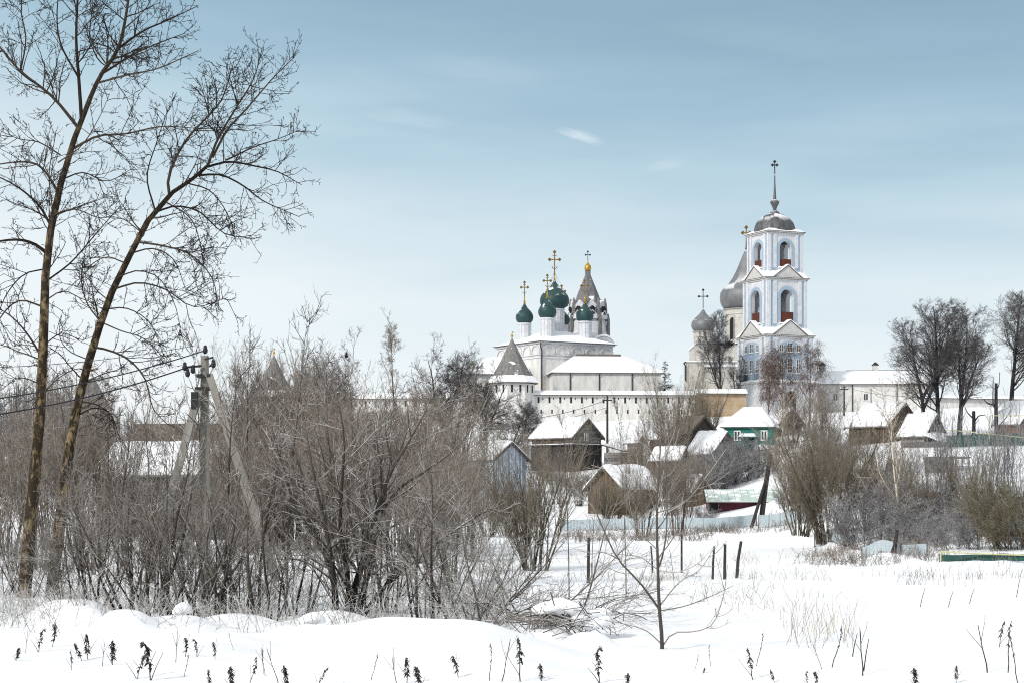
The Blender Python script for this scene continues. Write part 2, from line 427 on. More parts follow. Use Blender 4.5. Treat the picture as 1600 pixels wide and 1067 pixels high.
def terrain(X, Y):
    X = np.asarray(X, float); Y = np.asarray(Y, float)
    u0 = 800 + F * X / np.maximum(Y, 1)
    z = sum(_base(np.clip(u0 + o, PU[0], PU[-1]), X, Y) for o in (-80, -40, 0, 40, 80)) / 5
    u = np.clip(u0, PU[0], PU[-1])
    return _relief(z, u, X, Y)
def _base(u, X, Y):
    zs = np.stack([np.interp(Y, [a for a, _ in PROFILE[p]], [b for _, b in PROFILE[p]]) for p in PU])
    i = np.clip(np.searchsorted(PU, u, 'right') - 1, 0, len(PU) - 2)
    pu = np.array(PU, float)
    t = (u - pu[i]) / (pu[i + 1] - pu[i])
    zi = np.take_along_axis(zs.reshape(len(PU), -1), i.reshape(1, -1), 0).reshape(X.shape)
    zj = np.take_along_axis(zs.reshape(len(PU), -1), (i + 1).reshape(1, -1), 0).reshape(X.shape)
    return zi * (1 - t) + zj * t
def _relief(z, u, X, Y):
    for k, (fr, a, p) in enumerate(_WAV):
        z = z + .020 / (fr + .35) * .55 * np.sin(fr * (X * math.cos(a) + Y * math.sin(a)) + p)
    for fr, a, p, am in _RIP:
        z = z + am * np.sin(fr * (X * math.cos(a) + Y * math.sin(a)) + p + 1.5 * np.sin(.7 * X + .4 * Y + p)) * (Y < 120)
    # long snow bank in front, steeper at its left end
    m = sstep(-2.95, -2.55, X) * (1 - .25 * sstep(-.7, .1, X)) * (1 - sstep(-.35, 1.15, X))
    m = m * .84 + .16 * sstep(-2.2, -1.5, X)
    z = z + .53 * m * np.exp(-((Y - 24.2) / np.where(Y < 24.2, 1.9, 1.2)) ** 2)
    z = z - .18 * np.exp(-((Y - 28.5) / 2.2) ** 2) * (1 - sstep(.5, 2.0, X)) * sstep(-4.5, -3, X)
    for lx, ly, sx, sy, h in LUMPS:
        q = ((X - lx) / sx) ** 2 + ((Y - ly) / sy) ** 2
        z = z + h * np.exp(-q ** 1.6)
    # low ploughed rim along the fences
    e = np.interp(u, [700, 1000, 1200, 1330, 1450, 1600], [134, 128, 108, 78, 61, 57])
    z = z + (.22 + .18 * np.sin(X * 1.7) * np.sin(X * .63 + 1)) * np.exp(-((Y - e) / 2.2) ** 2) * sstep(760, 900, u)
    return z
def gz(x, y):
    return float(terrain(np.array([x]), np.array([y]))[0])
def spot(px, Y, dz=0.0):
    x = (px - 800) * Y / F
    return Vector((x, Y, gz(x, Y) + dz))

def grid_object(name, ys, ss, m):
    Yg, S = np.meshgrid(ys, ss, indexing='ij')
    X = S * (Yg + 12)
    Z = terrain(X, Yg)
    nr, nc = X.shape
    v = np.stack([X, Yg, Z], -1).reshape(-1, 3)
    a = (np.arange(nr - 1)[:, None] * nc + np.arange(nc - 1)[None]).reshape(-1)
    q = np.stack([a, a + 1, a + nc + 1, a + nc], 1)
    me = raw_mesh(name, v, q)
    me.materials.append(m)
    o = bpy.data.objects.new(name, me); COL.objects.link(o)
    return o
def raw_mesh(name, v, q, attrs=None, smooth=True):
    me = bpy.data.meshes.new(name)
    v = np.ascontiguousarray(v, np.float32); q = np.ascontiguousarray(q, np.int32)
    me.vertices.add(len(v)); me.vertices.foreach_set('co', v.ravel())
    n, k = q.shape
    me.loops.add(n * k); me.loops.foreach_set('vertex_index', q.ravel())
    me.polygons.add(n)
    me.polygons.foreach_set('loop_start', np.arange(0, n * k, k, dtype=np.int32))
    me.polygons.foreach_set('loop_total', np.full(n, k, np.int32))
    if smooth: me.polygons.foreach_set('use_smooth', np.ones(n, bool))
    for nm, arr in (attrs or {}).items():
        at_ = me.attributes.new(nm, 'FLOAT', 'POINT'); at_.data.foreach_set('value', np.ascontiguousarray(arr, np.float32))
    me.update(calc_edges=True)
    return me
ys = np.concatenate([np.geomspace(4, 60, 300)[:-1], np.geomspace(60, 400, 220)[:-1], np.geomspace(400, 4000, 30)])
ss = np.concatenate([np.linspace(-1.6, -.34, 40)[:-1], np.linspace(-.34, .34, 330), np.linspace(.34, 1.6, 40)[1:]])
tag(grid_object('snow_ground', ys, ss, MATS['snow']), 'snow covered field rising to the monastery hill', 'ground', kind='structure')

# ------------------------------------------------------------------ branches
def catmull(P, n):
    P = np.asarray(P, float)
    if len(P) == 2:
        return P[0] + (P[1] - P[0]) * np.linspace(0, 1, n)[:, None]
    Q = np.vstack([2 * P[0] - P[1], P, 2 * P[-1] - P[-2]])
    seg = np.linalg.norm(np.diff(P, axis=0), axis=1); cum = np.concatenate([[0], np.cumsum(seg)]); cum /= cum[-1]
    out = []
    for s in np.linspace(0, 1, n):
        i = min(np.searchsorted(cum, s, 'right') - 1, len(P) - 2)
        t = (s - cum[i]) / max(cum[i + 1] - cum[i], 1e-9)
        a, b, c, d = Q[i], Q[i + 1], Q[i + 2], Q[i + 3]
        out.append(.5 * (2 * b + (c - a) * t + (2 * a - 5 * b + 4 * c - d) * t * t + (3 * b - a - 3 * c + d) * t ** 3))
    return np.array(out)
def tubes(P, Rr, sides):
    Nn, k, _ = P.shape
    T = np.empty_like(P)
    T[:, 1:-1] = P[:, 2:] - P[:, :-2]; T[:, 0] = P[:, 1] - P[:, 0]; T[:, -1] = P[:, -1] - P[:, -2]
    T /= np.linalg.norm(T, axis=2, keepdims=True) + 1e-9
    D = P[:, -1] - P[:, 0]; D /= np.linalg.norm(D, axis=1, keepdims=True) + 1e-9
    ref = np.where(np.abs(D[:, 2:3]) < .75, np.array([[0., 0, 1]]), np.array([[1., .2, 0]]))[:, None, :]
    U = np.cross(T, ref); U /= np.linalg.norm(U, axis=2, keepdims=True) + 1e-9
    V = np.cross(T, U)
    a = 2 * np.pi * np.arange(sides) / sides
    ring = P[:, :, None, :] + Rr[:, :, None, None] * (np.cos(a)[None, None, :, None] * U[:, :, None, :] + np.sin(a)[None, None, :, None] * V[:, :, None, :])
    v = ring.reshape(-1, 3)
    base = (np.arange(Nn) * k * sides)[:, None, None]
    kk = (np.arange(k - 1) * sides)[None, :, None]
    i = np.arange(sides)[None, None, :]; j = (i + 1) % sides
    q = np.stack([base + kk + i, base + kk + sides + i, base + kk + sides + j, base + kk + j], -1).reshape(-1, 4)
    rad = np.repeat(Rr.reshape(-1), sides)
    return v, q, rad
def branch_mesh(name, groups, seed=0):
    """groups: list of (P (N,k,3), R (N,k), sides)"""
    rng = np.random.RandomState(seed + 77)
    V = []; Q = []; RA = []; RN = []; off = 0
    for P, Rr, sd in groups:
        if len(P) == 0: continue
        v, q, r = tubes(P, Rr, sd)
        V.append(v); Q.append(q + off); RA.append(r)
        RN.append(np.repeat(rng.rand(len(P)), P.shape[1] * sd)); off += len(v)
    return raw_mesh(name, np.vstack(V), np.vstack(Q), {'rad': np.concatenate(RA), 'rnd': np.concatenate(RN)})
def spawn(rng, P, Rr, per, t0=.25, t1=.98, ang=(50, 12), ln=(.5, .15), taper=.5, k=5, up=.12, jit=.10, rr=.55, rmin=.003, rtip=.35, lmin=.05, lmax=99, flat=0.0, lift=0.0, rmax=9.0):
    Nn, kk, _ = P.shape
    if isinstance(per, (int, float)):
        idx = np.repeat(np.arange(Nn), int(per))
    else:
        idx = np.repeat(np.arange(Nn), per)
    M = len(idx)
    t = t0 + (t1 - t0) * rng.rand(M)
    s = t * (kk - 1); i = np.minimum(s.astype(int), kk - 2); fr = (s - i)[:, None]
    A = P[idx, i]; B = P[idx, i + 1]
    pos = A + (B - A) * fr
    T = B - A; T /= np.linalg.norm(T, axis=1, keepdims=True) + 1e-9
    pr = Rr[idx, i] * (1 - fr[:, 0]) + Rr[idx, i + 1] * fr[:, 0]
    rv = rng.randn(M, 3); rv[:, 2] *= (1 - flat)
    perp = rv - T * (rv * T).sum(1, keepdims=True); perp /= np.linalg.norm(perp, axis=1, keepdims=True) + 1e-9
    a = np.radians(np.clip(ang[0] + ang[1] * rng.randn(M), 8, 120))[:, None]
    d = np.cos(a) * T + np.sin(a) * perp
    d[:, 2] += lift
    d /= np.linalg.norm(d, axis=1, keepdims=True)
    pl = np.linalg.norm(np.diff(P, axis=1), axis=2).sum(1)[idx]
    Ln = pl * np.clip(ln[0] + ln[1] * rng.randn(M), .08, 1.2) * (1 - taper * t)
    Ln = np.clip(Ln, lmin, lmax)
    out = np.empty((M, k, 3)); out[:, 0] = pos
    st = (Ln / (k - 1))[:, None]
    for n in range(1, k):
        out[:, n] = out[:, n - 1] + d * st
        d = d + jit * rng.randn(M, 3)
        d[:, 2] += up
        d /= np.linalg.norm(d, axis=1, keepdims=True)
    r0 = np.minimum(np.maximum(pr * rr, rmin), np.maximum(rmax * (.45 + .55 * Ln / (Ln.max() + 1e-9)), rmin))
    rad = r0[:, None] * (1 - (1 - rtip) * np.linspace(0, 1, k)[None])
    rad = np.maximum(rad, rmin * .7)
    return out, rad
def stems(rng, n, h, r0, lean=(15, 8), base=.25, k=8, curve=.06, jit=.05, rtip=.25, hvar=.25):
    a = rng.rand(n) * 6.283; b = base * np.sqrt(rng.rand(n))
    P = np.empty((n, k, 3)); P[:, 0] = np.stack([b * np.cos(a), b * np.sin(a), np.full(n, -.15)], 1)
    aa = a + .5 * rng.randn(n)
    th = np.radians(np.abs(lean[0] + lean[1] * rng.randn(n)))
    d = np.stack([np.sin(th) * np.cos(aa), np.sin(th) * np.sin(aa), np.cos(th)], 1)
    Ln = h * np.clip(1 + hvar * rng.randn(n), .45, 1.3); Ln[0] = h * 1.05
    st = (Ln / (k - 1))[:, None]
    for i in range(1, k):
        P[:, i] = P[:, i - 1] + d * st
        d = d + jit * rng.randn(n, 3); d[:, 2] += curve
        d /= np.linalg.norm(d, axis=1, keepdims=True)
    Rr = (r0 * np.clip(1 + .3 * rng.randn(n), .5, 1.5))[:, None] * (1 - (1 - rtip) * np.linspace(0, 1, k)[None])
    return P, Rr
def plant(name, thick, thin, material, parts=('trunk', 'crown'), loc=(0, 0, 0), label=None, cat=None, group=None, seed=0, material2=None):
    root = empty(name, loc, 0, label, cat, group)
    for nm, g, m in ((parts[0], thick, MATS[material]), (parts[1], thin, MATS[material2 or material])):
        if not g: continue
        me = branch_mesh(nm, g, seed); me.materials.append(m)
        o = bpy.data.objects.new(nm, me); COL.objects.link(o); o.parent = root
    return root
def place(proto, px, Y, h=1.0, rz=None, label=None, cat=None, group=None, first=set(), dz=0.0, wide=None, name=None):
    """puts the prototype itself the first time, then copies of it and of its parts"""
    if proto.name in first: o = copy_tree(proto)
    else: first.add(proto.name); o = proto
    o.location = spot(px, Y, dz)
    o.rotation_euler[2] = random.uniform(0, 6.28) if rz is None else rz
    w = h if wide is None else wide
    o.scale = (w, w, h)
    for k in ('label', 'category', 'group'):
        if k in o.keys(): del o[k]
    tag(o, label, cat, group)
    return o

# ------------------------------------------------------------------ monastery
def cross(parent, c, z0, h, m, r=.05, three=True, rz=0.0, loops=True):
    """orthodox cross with trefoil ends and a crescent, standing at height z0; its arms lie along local x turned by rz"""
    b = MB()
    b.M = Matrix.Translation((c[0], c[1], z0)) @ Matrix.Rotation(rz, 4, 'Z')
    b.box(-r, r, -r * .7, r * .7, 0, h)
    zc = h * .66; a = h * .22
    b.box(-a, a, -r * .65, r * .65, zc - r, zc + r)
    q = r * 1.75
    for x, z in ((-a, zc), (a, zc), (0, h)):
        for dx, dz in ((0, q), (q, 0), (-q, 0), (0, -q)):
            b.lathe([(.01, z + dz - q), (q * .8, z + dz - q * .5), (q, z + dz), (q * .8, z + dz + q * .5), (.01, z + dz + q)], 6, (x + dx, 0))
    if loops:
        zc2 = h * .26
        b.tube([(-a * .55, 0, zc2 + a * .5), (-a * .4, 0, zc2 + a * .12), (0, 0, zc2 - a * .1), (a * .4, 0, zc2 + a * .12), (a * .55, 0, zc2 + a * .5)], r * .7, 5)
        if three: b.box(-a * .4, a * .4, -r * .6, r * .6, h * .84 - r * .7, h * .84 + r * .7)
    return b.build('cross', m, parent)
def onion(b, c, rmax, z0, ztop, rneck, n=28):
    h = ztop - z0
    pr = [(rneck, 0), (rneck * 1.02, .02), (.90, .10), (.985, .20), (1.0, .28), (.975, .37), (.89, .47), (.75, .56), (.56, .645), (.40, .72), (.27, .80), (.165, .88), (.09, .95), (.05, 1.0)]
    b.lathe([((r if i > 1 else r) * (rmax if i > 1 else 1), z0 + t * h) for i, (r, t) in enumerate(pr)], n, c)

def bell_tower():
    Y = 268.0; k = Y / F
    zb = (HZ - 655) * k
    Z = lambda py: (HZ - py) * k - zb
    root = empty('bell_tower', ((1210.5 - 800) * k, Y, zb), R(25.5), 'tall white and pale blue bell tower in three tiers with a grey dome', 'bell tower')
    wb = MB(); w1, w2, w3 = 7.15, 6.05, 5.28
    pan, pil, cor, ped, sn, fl, dn = MB(), MB(), MB(), MB(), MB(), MB(), MB()
    half = 4.15
    # podium with the gate arch in the face that looks right
    zp = Z(601)
    inn = MB()
    for q in range(4):
        M = Matrix.Rotation(q * math.pi / 2, 4, 'Z')
        wb.M = M
        if q == 0:
            wb.arch_hole(-half, half - .8, -half, -half + .8, -2, zp, 1.15, -1.9, Z(626))
        else:
            wb.box(-half, half - .8, -half, -half + .8, -2, zp)
    wb.M = Matrix.Identity(4)
    cor.box(-half - .18, half + .18, -half - .18, half + .18, zp, zp + .22)
    sn.frustum(half + .2, w1 / 2 + .05, half + .2, w1 / 2 + .05, zp + .22, zp + .55)
    inn.box(-half + .9, half - .9, -half + .9, half - .9, -2, zp - .3)
    # tiers
    tiers = [(w1, zp + .2, Z(527)), (w2, Z(526), Z(438)), (w3, Z(437), Z(366))]
    for ti, (w, z0, z1) in enumerate(tiers):
        h = w / 2; t = .55
        ow = [None, .175 * w, .18 * w][ti]
        for q in range(4):
            M = Matrix.Rotation(q * math.pi / 2, 4, 'Z')
            for b in (wb, pan, pil, cor, ped, sn, fl, dn): b.M = M
            zt = z1 - .35
            if ti == 0:
                wb.box(-h, h - t, -h, -h + t, z0, z1)
                # wide blue arched field
                pan.arch_plate(.27 * w, -h - .05, -h + .02, z0 + .35, Z(550), .17 * w)
                for sx in (-1, 1):
                    pan.box(sx * .40 * w - .035 * w, sx * .40 * w + .035 * w, -h - .04, -h + .02, z0 + .3, zt - .1)
                    pil.box(sx * .32 * w - .045 * w, sx * .32 * w + .045 * w, -h - .14, -h + .02, z0, zt)
                    pil.box(sx * .32 * w - .06 * w, sx * .32 * w + .06 * w, -h - .18, -h + .02, zt - .25, zt - .02)
                    pil.box(sx * .465 * w - .035 * w, sx * .465 * w + .035 * w, -h - .14, -h + .02, z0, zt)
            else:
                sill = z0 + (1.55 if ti == 1 else 1.35)
                spring = Z(468) if ti == 1 else Z(392)
                wb.arch_hole(-h, h - t, -h, -h + t, z0, z1, ow, sill, spring)
                pan.arch_ring(ow, ow + .075 * w, -h - .06, -h + .02, sill, spring)
                for sx in (-1, 1):
                    pan.box(sx * .402 * w - .034 * w, sx * .402 * w + .034 * w, -h - .04, -h + .02, sill - .7, zt - .1)
                    pil.box(sx * .325 * w - .045 * w, sx * .325 * w + .045 * w, -h - .12, -h + .02, sill - .1, zt)
                    pil.box(sx * .468 * w - .032 * w, sx * .468 * w + .032 * w, -h - .12, -h + .02, z0, zt)
                    pan.box(sx * .325 * w - .035 * w, sx * .325 * w + .035 * w, -h - .05, -h + .02, sill - .85, sill - .25)
                sn.box(-ow - .25, ow + .25, -h - .3, -h + .1, sill - .12, sill + .06)
                pb = MB(); pb.M = M
                pb.box(-ow + .01, ow - .01, -h + .12, -h + .24, sill + .01, sill + (1.5 if ti == 1 else 1.1))
                for x in np.linspace(-ow + .1, ow - .1, 5): pb.box(x - .04, x + .04, -h + .09, -h + .12, sill + .02, sill + (1.45 if ti == 1 else 1.05))
                pb.build('parapet', MATS['rust_red'], root)
            # cornice, dentils
            cor.box(-h - .16, h + .1, -h - .16, -h + .06, zt, zt + .12)
            cor.box(-h - .32, h + .2, -h - .32, -h + .04, z1 - .14, z1 - .04)
            fl.box(-h - .36, h + .2, -h - .36, -h + .04, z1 - .038, z1 + .035)
            for x in np.linspace(-h, h, 22): dn.box(x - .045, x + .045, -h - .24, -h + .02, zt + .122, z1 - .142)
            if ti < 2:
                wn = (w2, w3)[ti]; ph = (1.95, 1.65)[ti] * .95
                dz = z1 + .03
                ped.prism_y([(-.36 * w, dz), (.36 * w, dz), (0, dz + ph)], -h - .22, -wn / 2 - .02)
                # dark raking edge and snow lying on both slopes of the pediment
                e = .12
                fl.prism_y([(-.40 * w, dz - .02), (-.36 * w, dz + .0), (0, dz + ph), (0, dz + ph + e)], -h - .32, -h - .223)
                fl.prism_y([(.40 * w, dz - .02), (.36 * w, dz + .0), (0, dz + ph), (0, dz + ph + e)], -h - .32, -h - .223)
                sn.prism_y([(-.39 * w, dz + .02), (0, dz + ph + e + .01), (0, dz + ph + e + .10), (-.40 * w, dz + .09)], -h - .30, -wn / 2 + .05)
                sn.prism_y([(.39 * w, dz + .02), (0, dz + ph + e + .01), (0, dz + ph + e + .10), (.40 * w, dz + .09)], -h - .30, -wn / 2 + .05)
        for b in (wb, pan, pil, cor, ped, sn, fl, dn): b.M = Matrix.Identity(4)
        if ti < 2:
            wn = (w2, w3)[ti]
            sn.frustum(h + .25, wn / 2 + .02, h + .25, wn / 2 + .02, z1 + .04, z1 + (1.1, .95)[ti])
            wb.box(-h + t, h - t, -h + t, h - t, z1 - .5, z1 - .2)
        else:
            wb.box(-h + t, h - t, -h + t, h - t, z1 - .5, z1 - .05)
            sn.frustum(h + .3, w3 * .44, h + .3, w3 * .44, z1 + .04, z1 + .42)
    wb.build('wall', MATS['white_trim'], root)
    inn.build('gate_passage', MATS['dark_gap'], root)
    pan.each('blue_panel', MATS['pale_blue'], root)
    pil.each('pilaster', MATS['white_trim'], root)
    cor.each('cornice', MATS['pediment_grey'], root)
    fl.each('flashing', MATS['roof_sheet'], root)
    dn.build('dentil_band', MATS['pediment_grey'], root)
    ped.each('pediment', MATS['pediment_grey'], root)
    sn.each('snow_cover', MATS['roof_snow'], root)
    # windows of the lower tier
    h = w1 / 2
    for q in range(4):
        M = Matrix.Rotation(q * math.pi / 2, 4, 'Z')
        for cx in (-1, 0, 1):
            for lo_, hi_, up in ((Z(584), Z(564), False), (Z(552), Z(539), True)):
                hw = .07 * w1 * (.75 if cx else 1)
                x = cx * .185 * w1
                g = MB(); g.M = M
                top = hi_ if not (up and cx) else hi_ - .25
                g.box(x - hw * .72, x + hw * .72, -h - .09, -h - .03, lo_, top)
                wo = g.build('window', MATS['window_glass'], root)
                fr = MB(); fr.M = M
                for sx in (-1, 0, 1): fr.box(x + sx * hw * .72 - .02, x + sx * hw * .72 + .02, -h - .13, -h - .092, lo_, top)
                for zz in np.linspace(lo_, top, 3 if up else 5): fr.box(x - hw * .8, x + hw * .8, -h - .135, -h - .093, zz - .017, zz + .017)
                fr.box(x - hw, x + hw, -h - .2, -h - .05, lo_ - .12, lo_ - .04)
                fr.build('frame', MATS['white_frame'], wo)
    # bells on their beams
    for cx, cy, zt, r in ((0, -.9, Z(452), .55), (.3, 1.1, Z(456), .7), (-1.2, .2, Z(455), .4), (0, -.6, Z(382), .45), (.9, .6, Z(383), .35)):
        b = MB()
        b.lathe([(r, zt - 1.45 * r), (r * .93, zt - 1.35 * r), (r * .68, zt - .9 * r), (r * .56, zt - .35 * r), (r * .42, zt - .08 * r), (.06, zt)], 16, (cx, cy))
        b.box(cx - .06, cx + .06, -2.4, 2.4, zt + .02, zt + .18)
        b.build('bell', MATS['dark_iron'], root)
    # dome, finial, spire
    d = MB(); zd = Z(363); r = w3 * .535; hd = Z(333.5) - zd
    d.lathe([(r * math.cos(a), zd + hd * math.sin(a)) for a in np.linspace(0, 1.42, 12)], 16)
    d.build('dome', MATS['tower_dome_metal'], root)
    f = MB(); z = Z(335)
    f.lathe([(r * .24, z - .1), (r * .22, z + .25), (.30, z + .38), (.22, z + .65), (.36, z + 1.0), (.60, z + 1.45), (.62, z + 1.7), (.38, z + 1.85), (.24, z + 2.0), (.17, z + 2.6), (.10, z + 4.2), (.07, Z(272))], 14)
    f.lathe([(.02, Z(272)), (.16, Z(270.5)), (.02, Z(269))], 8)
    f.build('finial', MATS['tower_dome_metal'], root, True)
    cross(root, (0, 0), Z(269), Z(253) - Z(269), MATS['dark_iron'], .065, True, R(-25), False)
bell_tower()

def big_church():
    Y = 277.0; k = Y / F
    zb = (HZ - 660) * k
    Z = lambda py: (HZ - py) * k - zb
    rz = R(30.5)
    root = empty('church', ((866.5 - 800) * k, Y, zb), rz, 'white walled church with five dark green onion domes and gilded crosses', 'church')
    hw = 5.85; ze = Z(541)
    wl = MB(); wl.box(-hw, hw, -hw, hw, -3, ze)
    tr = MB(); pipe = MB()
    for q in range(4):
        tr.M = Matrix.Rotation(q * math.pi / 2, 4, 'Z')
        tr.box(-hw - .1, hw + .06, -hw - .1, -hw + .02, Z(565), Z(563))
        tr.box(-hw - .14, hw + .08, -hw - .14, -hw + .02, Z(560.5), Z(559.5))
        tr.box(-hw - .22, hw + .15, -hw - .22, -hw + .02, ze - .22, ze - .02)
        n = 5
        for i in range(n):
            x = -hw + (i + .5) * 2 * hw / n; rr = hw / n * .94
            A = np.linspace(0, math.pi, 15); ri = rr * .84
            tr.prism_y([(x + rr * math.cos(a), Z(557.5) + rr * 1.05 * math.sin(a)) for a in A] + [(x + ri * math.cos(a), Z(557.5) + ri * 1.05 * math.sin(a)) for a in A[::-1]], -hw - .16, -hw + .01)
    wl.build('wall', MATS['whitewash'], root)
    tr.M = Matrix.Identity(4)
    tr.build('arched_frieze', MATS['white_trim'], root)
    pipe.tube([(-hw - .1, -hw - .25, ze - .2), (-hw - .1, -hw - .2, ze - .7), (-hw + .12, -hw - .15, ze - 1.2), (-hw + .12, -hw - .15, 3)], .09, 6)
    pipe.build('drainpipe', MATS['dark_iron'], root)
    rf = MB(); rf.box(-hw - .45, hw + .45, -hw - .45, hw + .45, ze, ze + .09)
    rf.build('roof', MATS['roof_sheet'], root)
    s = MB(); s.frustum(hw + .42, .9, hw + .42, .9, ze + .09, Z(517)); s.build('snow_cover', MATS['roof_snow'], root)
    c = 3.05
    D = [((0, 0), 1.32, Z(525), Z(483), 2.06, Z(438), Z(394), .075), ((-c, c), .88, Z(536), Z(504), 1.24, Z(472), Z(440), .06),
         ((-c, -c), .92, Z(534), Z(501.5), 1.27, Z(469), Z(436), .06), ((c, -c), .90, Z(536), Z(503.5), 1.22, Z(472.5), Z(440), .06), ((c, c), .86, Z(532), Z(504), 1.18, Z(475), Z(442), .06)]
    for (cc, rd, z0, z1, ro, zt, zc, rc) in D:
        b = MB(); b.lathe([(rd, z0 - 1.5), (rd, z1 - .25), (rd + .1, z1 - .22), (rd + .1, z1)], 20, cc)
        for a in np.linspace(0, 6.28, 13)[:-1]:
            b.box(cc[0] + rd * math.cos(a) - .05, cc[0] + rd * math.cos(a) + .05, cc[1] + rd * math.sin(a) - .05, cc[1] + rd * math.sin(a) + .05, z0, z1 - .3)
        b.build('drum', MATS['white_trim'], root)
        b = MB(); onion(b, cc, ro, z1, zt, rd * .98)
        dm = b.build('dome', MATS['green_dome'], root, True)
        b = MB(); hg = (zc - zt) * (.27 if cc != (0, 0) else .2)
        b.lathe([(.17, zt - .25), (.11, zt + hg * .5), (.055, zt + hg)], 10, cc)
        b.lathe([(.02, zt + hg - .1), (.13, zt + hg), (.02, zt + hg + .1)], 8, cc)
        b.build('cross_foot', MATS['gold'], dm, True)
        cross(dm, cc, zt + hg, zc - zt - hg, MATS['dull_gilt'], rc, True, R(-28))
        for sx in (-1, 1):
            pass
    # stay chains of the middle cross
    g = MB()
    for a in (.4, 2.0, 3.6, 5.2): g.tube([(0, 0, Z(425)), (1.85 * math.cos(a), 1.85 * math.sin(a), Z(462))], .012, 4)
    g.build('stay_chain', MATS['dark_iron'], root)
    # refectory in front: long low wing under one big hipped snow roof
    aw = MB(); bx0, bx1, by0, by1 = -4.3, 10.8, -13.2, -5.0
    M = Matrix.Rotation(-rz + R(5), 4, 'Z')
    aw.M = M; x0, x1, y0, y1 = -1.55, 12.9, -12.6, -6.5
    zl = Z(592)
    aw.prism_y([(x0, -3), (x1, -3), (x1, zl), (x0, zl)], y0, y1)
    aw.build('refectory_wall', MATS['whitewash'], root)
    r2 = MB(); r2.M = M
    r2.box(x0 - .35, x1 + .35, y0 - .35, y1 + .3, zl, zl + .08)
    zr = Z(562.5)
    r2.add([(x0 + 3.7, y1 - 1.0, zr), (x1 - 4.6, y1 - 1.0, zr), (x1 - 4.6, y1 - .4, zr + .35), (x0 + 3.7, y1 - .4, zr + .35), (x0 + 3.7, y1 + .3, zr - .3), (x1 - 4.6, y1 + .3, zr - .3)], [(0, 1, 2, 3), (3, 2, 5, 4), (0, 3, 4), (1, 5, 2)])
    r2.build('refectory_roof', MATS['roof_sheet'], root)
    s2 = MB(); s2.M = M
    a, bq = x0 - .33, x1 + .33
    s2.add([(a, y0 - .33, zl + .08), (bq, y0 - .33, zl + .08), (bq, y1 + .28, zl + .08), (a, y1 + .28, zl + .08), (x0 + 3.3, y1 - 1.2, zr), (x1 - 4.2, y1 - 1.2, zr), (x1 - 4.2, y1 + .1, zr - .2), (x0 + 3.3, y1 + .1, zr - .2),
            (a + .1, y0 - .30, zl + .30), (bq - .1, y0 - .30, zl + .30)],
           [(0, 1, 9, 8), (8, 9, 5, 4), (1, 2, 6, 5, 9), (0, 8, 4, 7, 3), (4, 5, 6, 7), (2, 3, 7, 6), (0, 3, 2, 1)])
    s2.build('refectory_snow', MATS['roof_snow'], root)
    p2 = MB(); p2.M = M
    for x in (x0 + 2.3, x0 + 6.2, x0 + 10.6): p2.tube([(x, y0 - .3, zl - .05), (x - .05, y0 - .12, zl - .5), (x - .05, y0 - .12, zl - 2.4)], .08, 6)
    p2.each('refectory_drainpipe', MATS['dark_iron'], root)
    # low wing on the left of the main block
    lw = MB(); lw.M = Matrix.Rotation(-rz + R(8), 4, 'Z')
    lw.box(-13.0, -4.9, -6.5, 1.5, -3, Z(590)); lw.build('side_wing_wall', MATS['whitewash'], root)
    ls = MB(); ls.M = lw.M
    ls.add([(-13.6, -6.9, Z(590)), (-4.4, -6.9, Z(590)), (-4.4, 1.9, Z(590)), (-13.6, 1.9, Z(590)), (-9.8, -1.6, Z(561)), (-4.4, -1.6, Z(558)), (-4.4, -.8, Z(558)), (-9.8, -.8, Z(561))],
           [(0, 1, 5, 4), (1, 2, 6, 5), (2, 3, 7, 6), (3, 0, 4, 7), (4, 5, 6, 7), (3, 2, 1, 0)])
    ls.build('side_wing_snow', MATS['roof_snow'], root)
    le = MB(); le.M = lw.M; le.box(-13.65, -4.9, -6.95, 1.95, Z(590) - .12, Z(590) - .004); le.build('side_wing_roof', MATS['roof_sheet'], root)
big_church()

